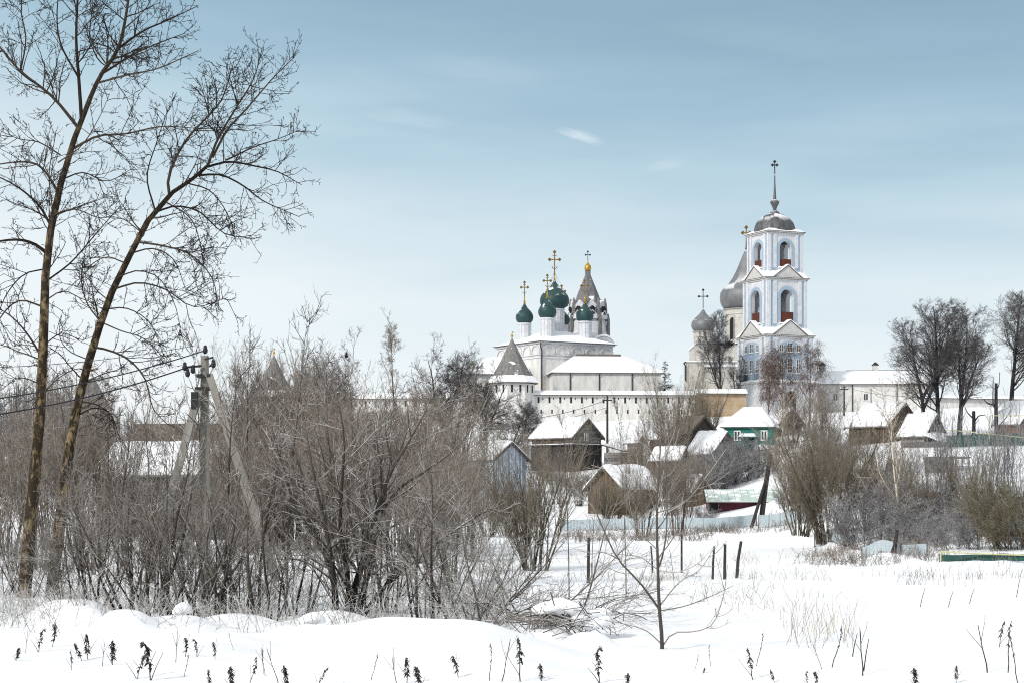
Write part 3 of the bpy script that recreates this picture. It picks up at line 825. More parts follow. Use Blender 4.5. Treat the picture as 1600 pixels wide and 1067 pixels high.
def tent_belfry():
    Y = 287.0; k = Y / F; zb = (HZ - 640) * k
    Z = lambda py: (HZ - py) * k - zb
    root = empty('tented_belfry', ((918.5 - 800) * k, Y, zb), R(12), 'slim octagonal belfry under a grey tent roof with a small gold dome', 'belfry')
    b = MB(); a0 = math.pi / 8
    b.lathe([(2.95, -1), (2.95, Z(522)), (2.75, Z(519)), (2.6, Z(500)), (2.3, Z(482))], 8, a0=a0)
    b.build('wall', MATS['white_trim'], root)
    g = MB(); kk = MB(); ss_ = MB(); gp = MB()
    for i in range(8):
        a = a0 + i * math.pi / 4
        for z0, z1, r in ((Z(534), Z(500), 2.95), (Z(503), Z(476), 2.5)):
            g.lathe([(.30, z0), (.26, z1), (.1, z1 + .8)], 6, (r * math.cos(a), r * math.sin(a)))
        M = Matrix.Rotation(i * math.pi / 4, 4, 'Z')
        for bb in (kk, ss_, gp): bb.M = M
        for z0, hz, r, w in ((Z(500), 1.1, 2.66, .78), (Z(483), 1.0, 2.30, .66)):
            kk.prism_y([(-w, z0), (w, z0), (w * .8, z0 + hz * .55), (0, z0 + hz), (-w * .8, z0 + hz * .55)], -r - .14, -r + .3)
            ss_.prism_y([(-w * 1.15, z0 + hz * .2), (-w * .8, z0 + hz * .56), (0, z0 + hz + .01), (w * .8, z0 + hz * .56), (w * 1.15, z0 + hz * .2), (w * 1.1, z0 + hz * .32), (0, z0 + hz + .11), (-w * 1.1, z0 + hz * .32)], -r - .2, -r + .3)
        gp.arch_plate(.34, -2.80, -2.5, Z(494), Z(485), .42)
    g.each('corner_column', MATS['shingle'], root)
    kk.each('gable', MATS['white_trim'], root)
    ss_.each('snow_cover', MATS['roof_snow'], root)
    gp.each('bell_opening', MATS['dark_gap'], root)
    t = MB(); t.lathe([(2.45, Z(484)), (2.05, Z(474)), (.44, Z(431)), (.40, Z(430)), (.40, Z(424)), (.46, Z(423.5))], 8, a0=a0)
    t.build('tent_roof', MATS['tent_shingle'], root)
    d = MB(); onion(d, (0, 0), .50, Z(424), Z(408), .32, 16); dm = d.build('dome', MATS['gold'], root, True)
    cross(dm, (0, 0), Z(408.5), Z(393.5) - Z(408.5), MATS['dark_iron'], .045, False, R(-12), False)
    c = MB()
    c.M = Matrix.Translation((1.4, -2.2, 0)) @ Matrix.Rotation(R(12), 4, 'Z')
    A = np.linspace(0, math.pi, 15)
    c.prism_y([(1.55 * math.cos(a), Z(541) + 1.15 * math.sin(a)) for a in A], -1.0, 1.0); c.build('porch_vault', MATS['white_trim'], root)
    c2 = MB(); c2.M = c.M
    c2.prism_y([(1.6 * math.cos(a), Z(541) + 1.2 * math.sin(a)) for a in A] + [(1.62 * math.cos(a), Z(541) + .14 + 1.36 * math.sin(a)) for a in A[::-1]], -1.05, 1.05); c2.build('porch_snow', MATS['roof_snow'], root)
tent_belfry()

def cathedral():
    Y = 298.0; k = Y / F; zb = (HZ - 630) * k
    Z = lambda py: (HZ - py) * k - zb
    root = empty('cathedral', ((1150 - 800) * k, Y, zb), R(14), 'pale stone cathedral with a huge grey dome half hidden by the bell tower', 'cathedral')
    X = lambda px, y=0: (px - 1150) * k
    w = MB(); w.M = Matrix.Rotation(R(-14), 4, 'Z')
    w.box(X(1086), X(1255), -3.5, 10, -3, Z(540)); w.build('wall', MATS['pale_stone'], root)
    e = MB(); e.M = w.M; e.box(X(1086) - .2, X(1255) + .2, -3.7, 10.2, Z(540), Z(538)); e.build('snow_cover', MATS['roof_snow'], root)
    a = MB(); a.M = w.M
    a.box(X(1065), X(1150), -7.5, -3.52, -3, Z(571)); a.box(X(1065), X(1068), -7.6, -7.505, -3, Z(573))
    a.box(X(1094), X(1150), -9.5, -7.52, -3, Z(580)); a.each('apse_wall', MATS['pale_stone'], root)
    s = MB(); s.M = w.M; s.box(X(1063.5), X(1150), -7.7, -3.5, Z(571), Z(569.3)); s.box(X(1092), X(1150), -9.7, -7.6, Z(580), Z(577)); s.each('apse_snow', MATS['roof_snow'], root)
    p = MB(); p.M = w.M; p.tube([(X(1064), -7.7, Z(571)), (X(1061), -8, Z(573)), (X(1064), -7.8, Z(577)), (X(1064), -7.8, Z(600))], .1, 6); p.build('drainpipe', MATS['dark_iron'], root)
    def head(px, yy, rd, zd0, zd1, ro, zt, rneck):
        c = w.M @ Vector((X(px), yy, 0)); c = (c.x, c.y)
        b = MB(); b.lathe([(rd, zd0), (rd, zd1 - .9), (rd + .12, zd1 - .85), (rd + .08, zd1 - .7), (rd + .08, zd1 - .12), (rd + .35, zd1 - .05), (rd + .35, zd1)], 24, c)
        for q in range(10):
            t = q * math.pi / 5
            b.box(c[0] + rd * math.cos(t) - .09, c[0] + rd * math.cos(t) + .09, c[1] + rd * math.sin(t) - .09, c[1] + rd * math.sin(t) + .09, zd0, zd1 - 1)
        b.build('drum', MATS['pale_stone'], root)
        win = MB()
        for q in range(5):
            win.M = Matrix.Translation((c[0], c[1], 0)) @ Matrix.Rotation(q * math.pi * .4 + .2, 4, 'Z')
            win.arch_plate(.22 * rd / 2 + .12, -rd - .03, -rd + .3, zd0 + (zd1 - zd0) * .25, zd0 + (zd1 - zd0) * .7)
        win.each('window_slit', MATS['dark_gap'], root)
        b = MB(); h = zt - zd1
        if rneck > 2:
            pr = [(rneck, 0), (.93, .07), (.985, .13), (1.0, .20), (.98, .28), (.90, .335), (.80, .375), (.66, .44), (.52, .53), (.40, .63), (.29, .74), (.18, .86), (.09, .95), (.05, 1)]
            b.lathe([((r if i == 0 else r * ro), zd1 + t * h) for i, (r, t) in enumerate(pr)], 32, c)
        else: onion(b, c, ro, zd1, zt, rneck, 24)
        return c, b.build('dome', MATS['dome_metal'], root, True)
    c, dm = head(1170, 3.2, 3.25, Z(545), Z(481), 4.0, Z(386), 3.3)
    b = MB(); b.lathe([(.25, Z(388)), (.12, Z(382)), (.09, Z(374))], 8, c); b.build('cross_foot', MATS['dark_iron'], dm)
    cross(dm, c, Z(376), Z(351) - Z(376), MATS['dull_gilt'], .09, False, R(-20), False)
    c, dm = head(1098, -.6, 1.35, Z(585), Z(519), 1.78, Z(483), 1.3)
    cross(dm, c, Z(483.5), Z(454) - Z(483.5), MATS['dark_iron'], .06, False, R(-20), False)
    c, dm = head(1228, -.6, 1.35, Z(585), Z(519), 1.78, Z(483), 1.3)
cathedral()

def wall_tower(px, Y, top, ebase, wtop, base, rad_px, tent_px, label, slits=True):
    k = Y / F; zb = (HZ - base) * k - 2.0
    Z = lambda py: (HZ - py) * k - zb
    root = empty('fortress_tower', ((px - 800) * k, Y, zb), R(11), label, 'tower')
    r = rad_px * k; a0 = math.pi / 8
    b = MB(); b.lathe([(r * 1.05, 0), (r, Z(wtop) * .5), (r * .985, Z(wtop))], 8, a0=a0); b.build('wall', MATS['whitewash'], root)
    t = MB(); rt = tent_px * k
    t.lathe([(rt * 1.03, Z(ebase)), (rt * .55, Z(ebase) + (Z(top) - Z(ebase)) * .45), (.10, Z(top))], 8, a0=a0); t.build('tent_roof', MATS['shingle'], root)
    s = MB(); s.lathe([(r * 1.13, Z(wtop) + .02), (r * 1.15, Z(wtop) + .2), (rt * 1.05, Z(ebase) + .12), (rt * .9, Z(ebase) + .15)], 8, a0=a0); s.build('snow_skirt', MATS['roof_snow'], root)
    e = MB(); e.lathe([(r * 1.0, Z(wtop) - .1), (r * 1.15, Z(wtop) - .08), (r * 1.15, Z(wtop) + .015)], 8, a0=a0); e.build('eaves', MATS['brown_plank'], root)
    f = MB(); zt = Z(top)
    f.lathe([(.13, zt - .25), (.09, zt + .1), (.05, zt + .18), (.17, zt + .36), (.17, zt + .46), (.04, zt + .65), (.02, zt + 1.0)], 8)
    f.box(-.02, .2, -.015, .015, zt + .78, zt + .95); f.build('weather_vane', MATS['gold'], root)
    if slits:
        g = MB(); g2 = MB()
        for i in range(8):
            g.M = Matrix.Rotation(i * math.pi / 4, 4, 'Z'); ri = r * .985 * math.cos(a0)
            for x in (-.18, .18): g.box(r * x - .12, r * x + .12, -ri - .05, -ri + .3, Z(wtop) - 1.25, Z(wtop) - .3)
            for x in (.22,): g.box(r * x - .07, r * x + .07, -ri - .07, -ri + .3, Z(wtop) - 3.3, Z(wtop) - 2.95)
        g.each('loophole', MATS['dark_gap'], root)
    return root
wall_tower(800, 258, 530, 589, 599, 668, 36.5, 32, 'white octagonal fortress tower with a grey wooden tent roof before the green domed church')
wall_tower(428, 262, 556, 612, 622, 690, 36.5, 30, 'fortress tower with a grey tent roof rising out of the thicket beside the concrete pole', False)
wall_tower(143, 262, 583, 640, 650, 690, 38, 34, 'distant grey tent roofed tower seen through the branches of the two-stemmed tree', False)

def fortress_wall(name, p0, p1, Y0, Y1, py_top, py_eave, mname, label, slits=True, th=1.6, down=6.0):
    A = at(p0, py_eave, Y0); B = at(p1, py_eave, Y1)
    L = math.hypot(B.x - A.x, B.y - A.y); a = math.atan2(B.y - A.y, B.x - A.x)
    base = min(A.z, B.z) - down
    root = empty(name, (A.x, A.y, base), a, label, 'wall')
    h = down; sl = (B.z - A.z)
    b = MB(); b.box(0, L, 0, th, 0, h); b.build('masonry', MATS[mname], root)
    kk = Y0 / F; rise = (py_eave - py_top) * kk
    r = MB(); r.box(-.1, L + .1, -.45, th + .45, h, h + .07); r.build('roof', MATS['brown_plank'], root)
    s = MB(); s.prism_x([(-.45, h + .07), (th + .45, h + .07), (th * .5 + .15, h + rise), (th * .5 - .15, h + rise), (-.40, h + .22)], -.1, L + .1); s.build('snow_cover', MATS['roof_snow'], root)
    if slits:
        g = MB()
        n = int(L / 1.33)
        for i in range(n):
            x = (i + .5) * L / n
            g.box(x - .12, x + .12, -.03, .3, h - 1.0, h - .25)
            g.box(x + .5, x + .6, -.03, .3, h - .55, h - .3)
            g.box(x + .25, x + .42, -.03, .3, h - 2.35, h - 1.85)
        g.each('loophole', MATS['dark_gap'], root)
    return root
fortress_wall('fortress_wall', 833, 1086, 257.5, 259, 609, 617, 'whitewash', 'long white fortress wall with two rows of loopholes beside the octagonal tower')
fortress_wall('fortress_wall', 1087, 1166, 259.5, 260, 606.5, 615, 'ochre_brick', 'bare ochre stretch of fortress wall with a snowy top left of the bell tower', False)
fortress_wall('fortress_wall', 455, 768, 263, 259, 612, 622, 'whitewash', 'white fortress wall with a snowy top running behind the thicket between two tent roofed towers', True)

def cell_block():
    Y = 272.0; k = Y / F
    root = empty('cell_building', at(1268, 690, Y), R(-4), 'long low white monastery building with a snowy roof right of the bell tower', 'building')
    z0 = 0; ze = (690 - 601) * k; zr = (690 - 577) * k; L = 176 * k
    b = MB(); b.box(0, L, 0, 7, -2, ze); b.build('wall', MATS['whitewash'], root)
    e = MB(); e.box(-.3, L + .3, -.4, 7.4, ze, ze + .1); e.build('roof', MATS['roof_sheet'], root)
    s = MB(); s.prism_x([(-.4, ze + .1), (7.4, ze + .1), (3.8, zr), (3.2, zr), (-.36, ze + .3)], -.3, L + .3); s.build('snow_cover', MATS['roof_snow'], root)
    rr = MB(); rr.box(5, L - 1, 3.3, 3.6, zr + .005, zr + .09); rr.build('ridge_strip', MATS['roof_sheet'], root)
    for px in (1305, 1352):
        x = (px - 1268) * k; w = MB(); w.box(x - .24, x + .24, -.05, .2, ze - 2.1, ze - 1.25); wo = w.build('window', MATS['window_glass'], root)
        f = MB(); f.box(x - .36, x + .36, -.12, -.055, ze - 2.25, ze - 2.13); f.box(x - .03, x + .03, -.10, -.055, ze - 2.1, ze - 1.25); f.build('frame', MATS['white_frame'], wo)
    for px, w in ((1288, .42), (1371, .36)):
        x = (px - 1268) * k; c = MB(); c.box(x - w, x + w, 3.1, 3.9, zr - .4, zr + .75); c.build('chimney', MATS['pediment_grey'], root)
        c = MB(); c.box(x - w - .1, x + w + .1, 3.0, 4.0, zr + .755, zr + .85); c.frustum(w + .05, .1, .45, .1, zr + .85, zr + 1.2, x, 3.5); c.build('chimney_cap', MATS['dark_iron'], root)
    p = MB()
    for px in (1331, 1400): x = (px - 1268) * k; p.tube([(x, -.15, ze), (x, -.15, ze - 4)], .07, 6)
    p.each('drainpipe', MATS['dark_iron'], root)
cell_block()
fortress_wall('outer_wall', 1440, 1760, 262, 270, 616, 622, 'whitewash', 'pale boundary wall behind the big lime trees on the snowy slope', False, down=5)

# ------------------------------------------------------------------ village houses
def snow_blanket(hl, yo, zo, zr, thick, seed):
    """snow lying on a gabled roof: rounded, a little uneven, hanging over the eaves here and there"""
    rng = np.random.RandomState(seed); n = 18
    xs = np.linspace(-hl - .05, hl + .05, n)
    def wob(a):
        q = rng.randn(n + 4) * a; return np.convolve(q, [.25, .5, .25], 'same')[2:-2] + rng.randn(n) * a * .25
    b = MB(); V = []
    tl, tr_, ov, ov2, tz = wob(.05), wob(.05), wob(.05), wob(.05), wob(.04)
    for i, x in enumerate(xs):
        e = .55 if i in (0, n - 1) else 1.0
        sec = []
        for sg, tt, oo in ((-1, tl[i], ov[i]), (1, tr_[i], ov2[i])):
            t = max(.05, thick * e + tt); y1 = yo + .05 + oo
            half = [(sg * y1 * .98, zo + .055), (sg * (y1 + .03), zo + .06 + t * .45), (sg * y1 * .93, zo + .07 + (zr - zo) * .07 + t * .95), (sg * yo * .55, zo + (zr - zo) * .45 + .07 + t * 1.0)]
            sec += half if sg < 0 else half[::-1]
        mid = (0, zr + .07 + (thick * e + tz[i]) * .9)
        V.append(sec[:4] + [mid] + sec[4:] + [(0, zr + .055)])
    m = 10
    vs = [(x, y, z) for x, sec in zip(xs, V) for y, z in sec]
    fs = [(i * m + j, i * m + (j + 1) % m, (i + 1) * m + (j + 1) % m, (i + 1) * m + j) for i in range(n - 1) for j in range(m)]
    fs += [tuple(range(m)), tuple(range(n * m - 1, n * m - m - 1, -1))]
    b.add(vs, fs)
    return b
def house(name, Y, pL, pc, pR, ridge, eave, base, wallm, label, side='right', phi=45, gable=None, roofm='roof_sheet', snow=True, over=.25, cat='house', thick=.16, win=(), skirt=None, chimney=None, lower=None):
    """gabled house: pc = column of the nearest corner; its gable end faces camera right (or left)"""
    k = Y / F; ph = R(phi)
    if side == 'right':
        L = (pc - pL) * k / math.sin(ph); Wd = (pR - pc) * k / math.cos(ph); rz = -(math.pi / 2 - ph); sx = 1
    else:
        L = (pR - pc) * k / math.sin(ph); Wd = (pc - pL) * k / math.cos(ph); rz = (math.pi / 2 - ph); sx = -1
    L = max(L - over, .8); Wd = max(Wd - over, .8)
    zb = (HZ - base) * k; ze = (base - eave) * k; zr = (base - ridge) * k
    corner = Vector((sx * L / 2, -Wd / 2, 0)); corner.rotate(Matrix.Rotation(rz, 3, 'Z'))
    C = at(pc, base, Y) - corner
    root = empty(name, (C.x, C.y, zb), rz, label, cat)
    b = MB(); b.box(-L / 2, L / 2, -Wd / 2, Wd / 2, -1.5, ze)
    b.build('wall', MATS[wallm], root)
    g = MB()
    for s in (-1, 1): g.prism_x([(-Wd / 2, ze + .004), (Wd / 2, ze + .004), (0, zr - .05)], s * L / 2 - (.12 if s > 0 else 0), s * L / 2 + (.12 if s < 0 else 0))
    g.each('gable', MATS[gable or wallm], root)
    sl = (zr - ze) / (Wd / 2)
    yo = Wd / 2 + over; zo = ze - over * sl
    r = MB()
    for s in (-1, 1): r.prism_x([(0, zr - .03), (s * yo, zo - .03), (s * yo, zo + .06), (0, zr + .06)], -L / 2 - over, L / 2 + over)
    r.build('roof', MATS[roofm], root)
    if snow:
        snow_blanket(L / 2 + over, yo, zo, zr, thick, int(pc * 7 + Y)).build('snow_cover', MATS['roof_snow'], root, True)
    v = MB()          # bargeboards on both gable ends
    for s in (-1, 1):
        for e in (-1, 1):
            x = e * (L / 2 + over + .045)
            v.prism_x([(0, zr - .18), (s * yo, zo - .18), (s * yo, zo + .05), (0, zr + .05)], min(x, x + e * .05), max(x, x + e * .05))
    v.each('bargeboard', MATS['brown_plank'], root)
    if lower:         # darker lower storey with a ledge
        q = MB(); q.box(-L / 2 - .06, L / 2 + .06, -Wd / 2 - .06, Wd / 2 + .06, -1.4, lower); q.build('lower_storey', MATS['dark_plank'], root)
        q = MB(); q.box(-L / 2 - .3, L / 2 + .3, -Wd / 2 - .3, Wd / 2 + .3, lower + .002, lower + .1); q.build('ledge', MATS['dark_plank'], root)
        q = MB(); q.box(-L / 2 - .28, L / 2 + .28, -Wd / 2 - .28, Wd / 2 + .28, lower + .102, lower + .17); q.build('ledge_snow', MATS['roof_snow'], root)
    for face, u, z0, w, h in win:      # face 'g' gable, 's' long side; u across the face from -1 to 1
        q = MB(); f = MB()
        if face == 'g':
            x = sx * (L / 2); y = u * Wd / 2
            q.box(min(x, x + sx * .05), max(x, x + sx * .05), y - w / 2, y + w / 2, z0, z0 + h)
            for yy in (-w / 2 - .05, 0, w / 2 + .05): f.box(min(x + sx * .052, x + sx * .09), max(x + sx * .052, x + sx * .09), y + yy - .05, y + yy + .05, z0 - .08, z0 + h + .08)
        else:
            y = -Wd / 2; x = u * L / 2
            q.box(x - w / 2, x + w / 2, y - .05, y, z0, z0 + h)
            for xx in (-w / 2 - .05, 0, w / 2 + .05): f.box(x + xx - .05, x + xx + .05, y - .09, y - .052, z0 - .08, z0 + h + .08)
        wo = q.build('window', MATS['window_glass'], root); f.build('frame', MATS['white_frame'], wo)
    if chimney is not None:
        x = chimney * L / 2
        q = MB(); q.box(x - .25, x + .25, .2, .7, zr - .8, zr + .7); q.build('chimney', MATS['brick_red'], root)
        q = MB(); q.box(x - .27, x + .27, .18, .72, zr + .702, zr + .85); q.build('chimney_snow', MATS['roof_snow'], root)
    return root, L, Wd, ze, zr

g1 = house('wooden_house', 190, 829, 893, 944, 653, 681, 740, 'brown_plank', 'grey gabled house with a smooth snow roof standing below the fortress wall', gable='grey_block', lower=2.75, win=[('g', -.05, 3.3, .4, .6)], thick=.2)
q = MB(); q.box(g1[1] / 2 + .02, g1[1] / 2 + .05, -g1[2] / 2 + .02, g1[2] / 2 - .02, 2.95, g1[3]); q.build('gable_wall', MATS['grey_block'], g1[0])
house('plank_house', 165, 690, 770, 826, 690, 716, 752, 'blue_plank', 'pale blue gabled house with a snow roof at the thicket\'s right end')
house('log_house', 150, 917, 972, 1040, 729, 761, 812, 'ochre_plank', 'ochre timber house with a snow roof behind the pale blue fence', side='left', thick=.2)
house('dark_barn', 197, 1050, 1077, 1127, 648, 674, 706, 'dark_plank', 'dark gabled barn without snow on its roof, left of the green house', snow=False, roofm='roof_sheet', cat='barn')
house('wooden_barn', 181, 1074, 1112, 1162, 674, 706, 728, 'grey_block', 'low grey gabled barn under snow in front of the green house', cat='barn')
house('dark_shed', 204, 1206, 1216, 1262, 638, 660, 695, 'dark_plank', 'dark gabled shed just behind the green house, below the bell tower gate', cat='shed', win=[])
house('wooden_house', 168, 1330, 1384, 1457, 628, 664, 700, 'brown_plank', 'larger brown gabled house with a snow roof left of the lime trees', gable='brown_plank', win=[('g', .1, 1.0, .5, .6)], phi=50)
sk = house('small_house', 152, 1410, 1444, 1486, 647, 677, 703, 'grey_block', 'small house with a steep dark gable and a snowy pent roof below it', gable='dark_plank', win=[])  # gable coloured dark to carry the shade under its eave
q = MB(); Lx, Wy, ze9 = sk[1], sk[2], sk[3]
q.prism_y([(Lx / 2 + .0, ze9 - .05), (Lx / 2 + 1.5, ze9 - .6), (Lx / 2 + 1.5, ze9 - .42), (Lx / 2 + .0, ze9 + .2)], -Wy / 2 - .4, Wy / 2 + .9); q.build('pent_snow', MATS['roof_snow'], sk[0])
q = MB(); q.box(Lx / 2 + .02, Lx / 2 + 1.2, -Wy / 2 - .1, Wy / 2 + .6, -1.0, ze9 - .62); q.build('porch_wall', MATS['grey_block'], sk[0])
house('brick_house', 170, 1560, 1592, 1650, 628, 660, 700, 'brick_red', 'red brick house under snow by the yellow gas pipe', thick=.25)
house('brown_shed', 86, 1418, 1432, 1508, 770, 806, 850, 'dark_plank', 'snowless brown gabled shed sunk among the bushes below the snowy slope', snow=False, gable='brown_plank', roofm='brown_plank', cat='shed', phi=25)
house('ochre_outbuilding', 150, 1068, 1082, 1112, 743, 763, 800, 'ochre_plank', 'small ochre outbuilding with a thin snowy roof beside the long mint roof', side='right', cat='outbuilding', thick=.08, phi=30)
house('long_barn', 118, 135, 395, 430, 692, 740, 800, 'dark_plank', 'long dark barn with a wide snow roof behind the concrete pole', phi=80, cat='barn', thick=.25)
house('brown_barn', 150, 190, 330, 345, 660, 692, 760, 'brown_plank', 'bare brown roofed barn peeping over the long snowy barn roof', snow=False, phi=82, cat='barn', roofm='brown_plank', thick=.1)

house('tool_shed', 186, 978, 996, 1008, 680, 688, 712, 'grey_block', 'tiny grey tool shed between the utility pole and the dark snowless barn', cat='shed', thick=.08)
house('maroon_outbuilding', 190, 1012, 1048, 1060, 672, 684, 708, 'maroon', 'small maroon outbuilding under snow left of the dark snowless barn', cat='outbuilding', phi=70)
house('plank_shed', 190, 1214, 1230, 1246, 684, 692, 714, 'grey_block', 'small grey plank shed against the green house\'s right side', cat='shed', thick=.14)
house('timber_shed', 162, 1018, 1060, 1078, 700, 716, 745, 'brown_plank', 'brown timber shed with a wide snow roof above the ochre house', cat='shed', phi=60, thick=.2)
house('woodshed', 122, 1340, 1378, 1396, 716, 730, 756, 'dark_plank', 'dark woodshed half buried in bushes below the larger brown house', cat='shed', phi=60, thick=.15)
def green_house():
    Y = 186.0; k = Y / F
    root = empty('green_house', at(1168, 703, Y), R(-14), 'teal green wooden house with a hipped snow roof and a small porch', 'house')
    L = 4.35; D = 4.2; ze = (703 - 667.5) * k; zr = (703 - 634) * k; x0 = -L / 2; x1 = L / 2
    b = MB(); b.box(x0, x1, 0, D, -1.2, ze); b.build('wall', MATS['teal_plank'], root)
    r = MB(); r.box(x0 - .35, x1 + .35, -.35, D + .35, ze, ze + .07); r.build('roof', MATS['roof_sheet'], root)
    s = MB()
    s.add([(x0 - .34, -.34, ze + .07), (x1 + .34, -.34, ze + .07), (x1 + .34, D + .34, ze + .07), (x0 - .34, D + .34, ze + .07),
           (x0 - .30, -.30, ze + .3), (x1 + .30, -.30, ze + .3), (x1 + .30, D + .3, ze + .3), (x0 - .3, D + .3, ze + .3),
           (x0 + 1.5, D / 2 - .1, zr), (x1 - 1.1, D / 2 - .1, zr), (x1 - 1.1, D / 2 + .1, zr), (x0 + 1.5, D / 2 + .1, zr)],
          [(0, 1, 5, 4), (1, 2, 6, 5), (2, 3, 7, 6), (3, 0, 4, 7), (4, 5, 9, 8), (5, 6, 10, 9), (6, 7, 11, 10), (7, 4, 8, 11), (8, 9, 10, 11), (3, 2, 1, 0)])
    s.build('snow_cover', MATS['roof_snow'], root)
    d = MB(); d.box(.25, .78, -.05, 0, -.1, 1.05); d.build('door', MATS['dark_gap'], root)
    p = MB(); p.prism_y([(-.75, 1.25), (.95, 1.25), (.75, 1.55), (-.55, 1.55)], -1.0, -.002); p.build('porch_snow', MATS['roof_snow'], root)
    p = MB(); p.box(-.8, 1.0, -1.05, -.002, 1.17, 1.245); p.build('porch_roof', MATS['teal_plank'], root)
    for x in (-.7, .9):
        p = MB(); p.box(x - .05, x + .05, -.98, -.88, -.6, 1.168); p.build('porch_post', MATS['teal_plank'], root)
    for x in (-.95, 1.55):
        w = MB(); w.box(x - .22, x + .22, -.05, 0, 1.0, 1.75); wo = w.build('window', MATS['window_glass'], root)
        f = MB()
        for xx in (-.27, 0, .27): f.box(x + xx - .05, x + xx + .05, -.09, -.052, .95, 1.8)
        f.box(x - .32, x + .32, -.1, -.053, 1.75, 1.85); f.box(x - .32, x + .32, -.1, -.053, .9, 1.0); f.build('frame', MATS['white_frame'], wo)
green_house()

def long_shed():
    Y = 143.0; k = Y / F
    root = empty('maroon_shed', at(1165, 815, Y), R(-3), 'long maroon shed under a flat mint green metal roof', 'shed')
    h = 117 * k / 2; z1 = (815 - 784) * k; z2 = (815 - 765) * k
    b = MB(); b.box(-h * .98, h, .1, 4.5, -1, z1); b.build('wall', MATS['maroon'], root)
    d = MB(); d.box(-h * .98, -h * .72, .06, .097, -.8, z1 - .12); d.build('doorway', MATS['dark_gap'], root)
    r = MB(); r.add([(-h * 1.05, -.5, z1), (h * 1.02, -.5, z1), (h * 1.02, 2.9, z2), (-h * 1.05, 2.9, z2), (-h * 1.05, -.5, z1 + .07), (h * 1.02, -.5, z1 + .07), (h * 1.02, 2.9, z2 + .07), (-h * 1.05, 2.9, z2 + .07)],
                    [(3, 2, 1, 0), (4, 5, 6, 7), (0, 1, 5, 4), (1, 2, 6, 5), (2, 3, 7, 6), (3, 0, 4, 7)])
    for x in np.linspace(-h, h, 12):
        r.add([(x - .02, -.48, z1 + .07), (x + .02, -.48, z1 + .07), (x + .02, 2.88, z2 + .07), (x - .02, 2.88, z2 + .07), (x, -.48, z1 + .12), (x, 2.88, z2 + .12)], [(0, 1, 4), (1, 2, 5, 4), (3, 0, 4, 5), (2, 3, 5)])
    r.build('roof', MATS['mint_metal'], root)
long_shed()
def lean_to():
    Y = 190.0; k = Y / F
    root = empty('lean_to_shed', at(955, 740, Y), R(-25), 'low lean-to shed against the grey gabled house', 'shed')
    b = MB(); b.box(-.75, .95, 0, 2, -1, 2.05); b.build('wall', MATS['grey_block'], root)
    r = MB(); r.prism_y([(-1.0, 2.75), (1.35, 2.1), (1.35, 2.18), (-1.0, 2.85)], -.3, 2.3); r.build('roof', MATS['dark_plank'], root)
    s = MB(); s.prism_y([(-.95, 2.845), (1.32, 2.19), (1.32, 2.26), (-.95, 2.95)], -.1, 2.3); s.build('snow_cover', MATS['roof_snow'], root)
lean_to()
def greenhouse():
    Y = 117.0; k = Y / F
    root = empty('garden_shelter', at(1482, 736, Y), R(-6), 'low open framed garden shelter with a thick flat snow roof', 'shelter')
    h = 68 * k / 2; z1 = (738 - 716) * k; z2 = (738 - 704) * k
    s = MB(); s.add([(-h, -.2, z1 + .05), (h, -.2, z1 + .05), (h, 2.4, z1 + .15), (-h, 2.4, z1 + .15), (-h + .1, 0, z2 - .1), (h - .3, -.1, z2 + .08), (h - .1, 2.2, z2 + .12), (-h + .1, 2.2, z2)],
                    [(0, 1, 5, 4), (1, 2, 6, 5), (2, 3, 7, 6), (3, 0, 4, 7), (4, 5, 6, 7), (3, 2, 1, 0)]); s.build('snow_cover', MATS['roof_snow'], root)
    f = MB(); f.box(-h, h, -.1, 2.3, z1 - .04, z1 + .045)
    for x in np.linspace(-h + .1, h - .1, 7): f.box(x - .035, x + .035, -.08, 0, -.6, z1 - .045)
    f.box(-h + .1, h - .1, -.05, -.01, .25, .31)
    f.build('frame', MATS['grey_block'], root)
    b = MB(); b.box(-h + .1, h * .4, 2.0, 2.1, -.6, z1 - .045); b.build('back_wall', MATS['grey_block'], root)
greenhouse()
def snow_heap(name, px, Y, py0, w, h, d, label):
    root = at(px, py0, Y)
    b = MB(); n = 22
    for i in range(1): pass
    prof = [(math.cos(a), math.sin(a)) for a in np.linspace(0, math.pi / 2 * .98, 7)]
    b.lathe([(r, z) for r, z in prof], n)
    rs = np.random.RandomState(int(px))
    b.v = [((x * (1 + .12 * math.sin(3 * y + px))) * w / 2, y * d / 2, z * h * (1 + .2 * math.sin(2.3 * x + px))) for x, y, z in b.v]
    o = b.build(name, MATS['snow'], None, True); o.location = (root.x, root.y, root.z)
    return tag(o, label, 'snow heap')
snow_heap('snow_heap', 1150, 137, 806, 2.9, .28, 1.6, 'flat snow heap in front of the maroon shed')
snow_heap('snow_heap', 1198, 180, 702, 2.6, .55, 1.4, 'snow heap piled under the green house\'s right corner')

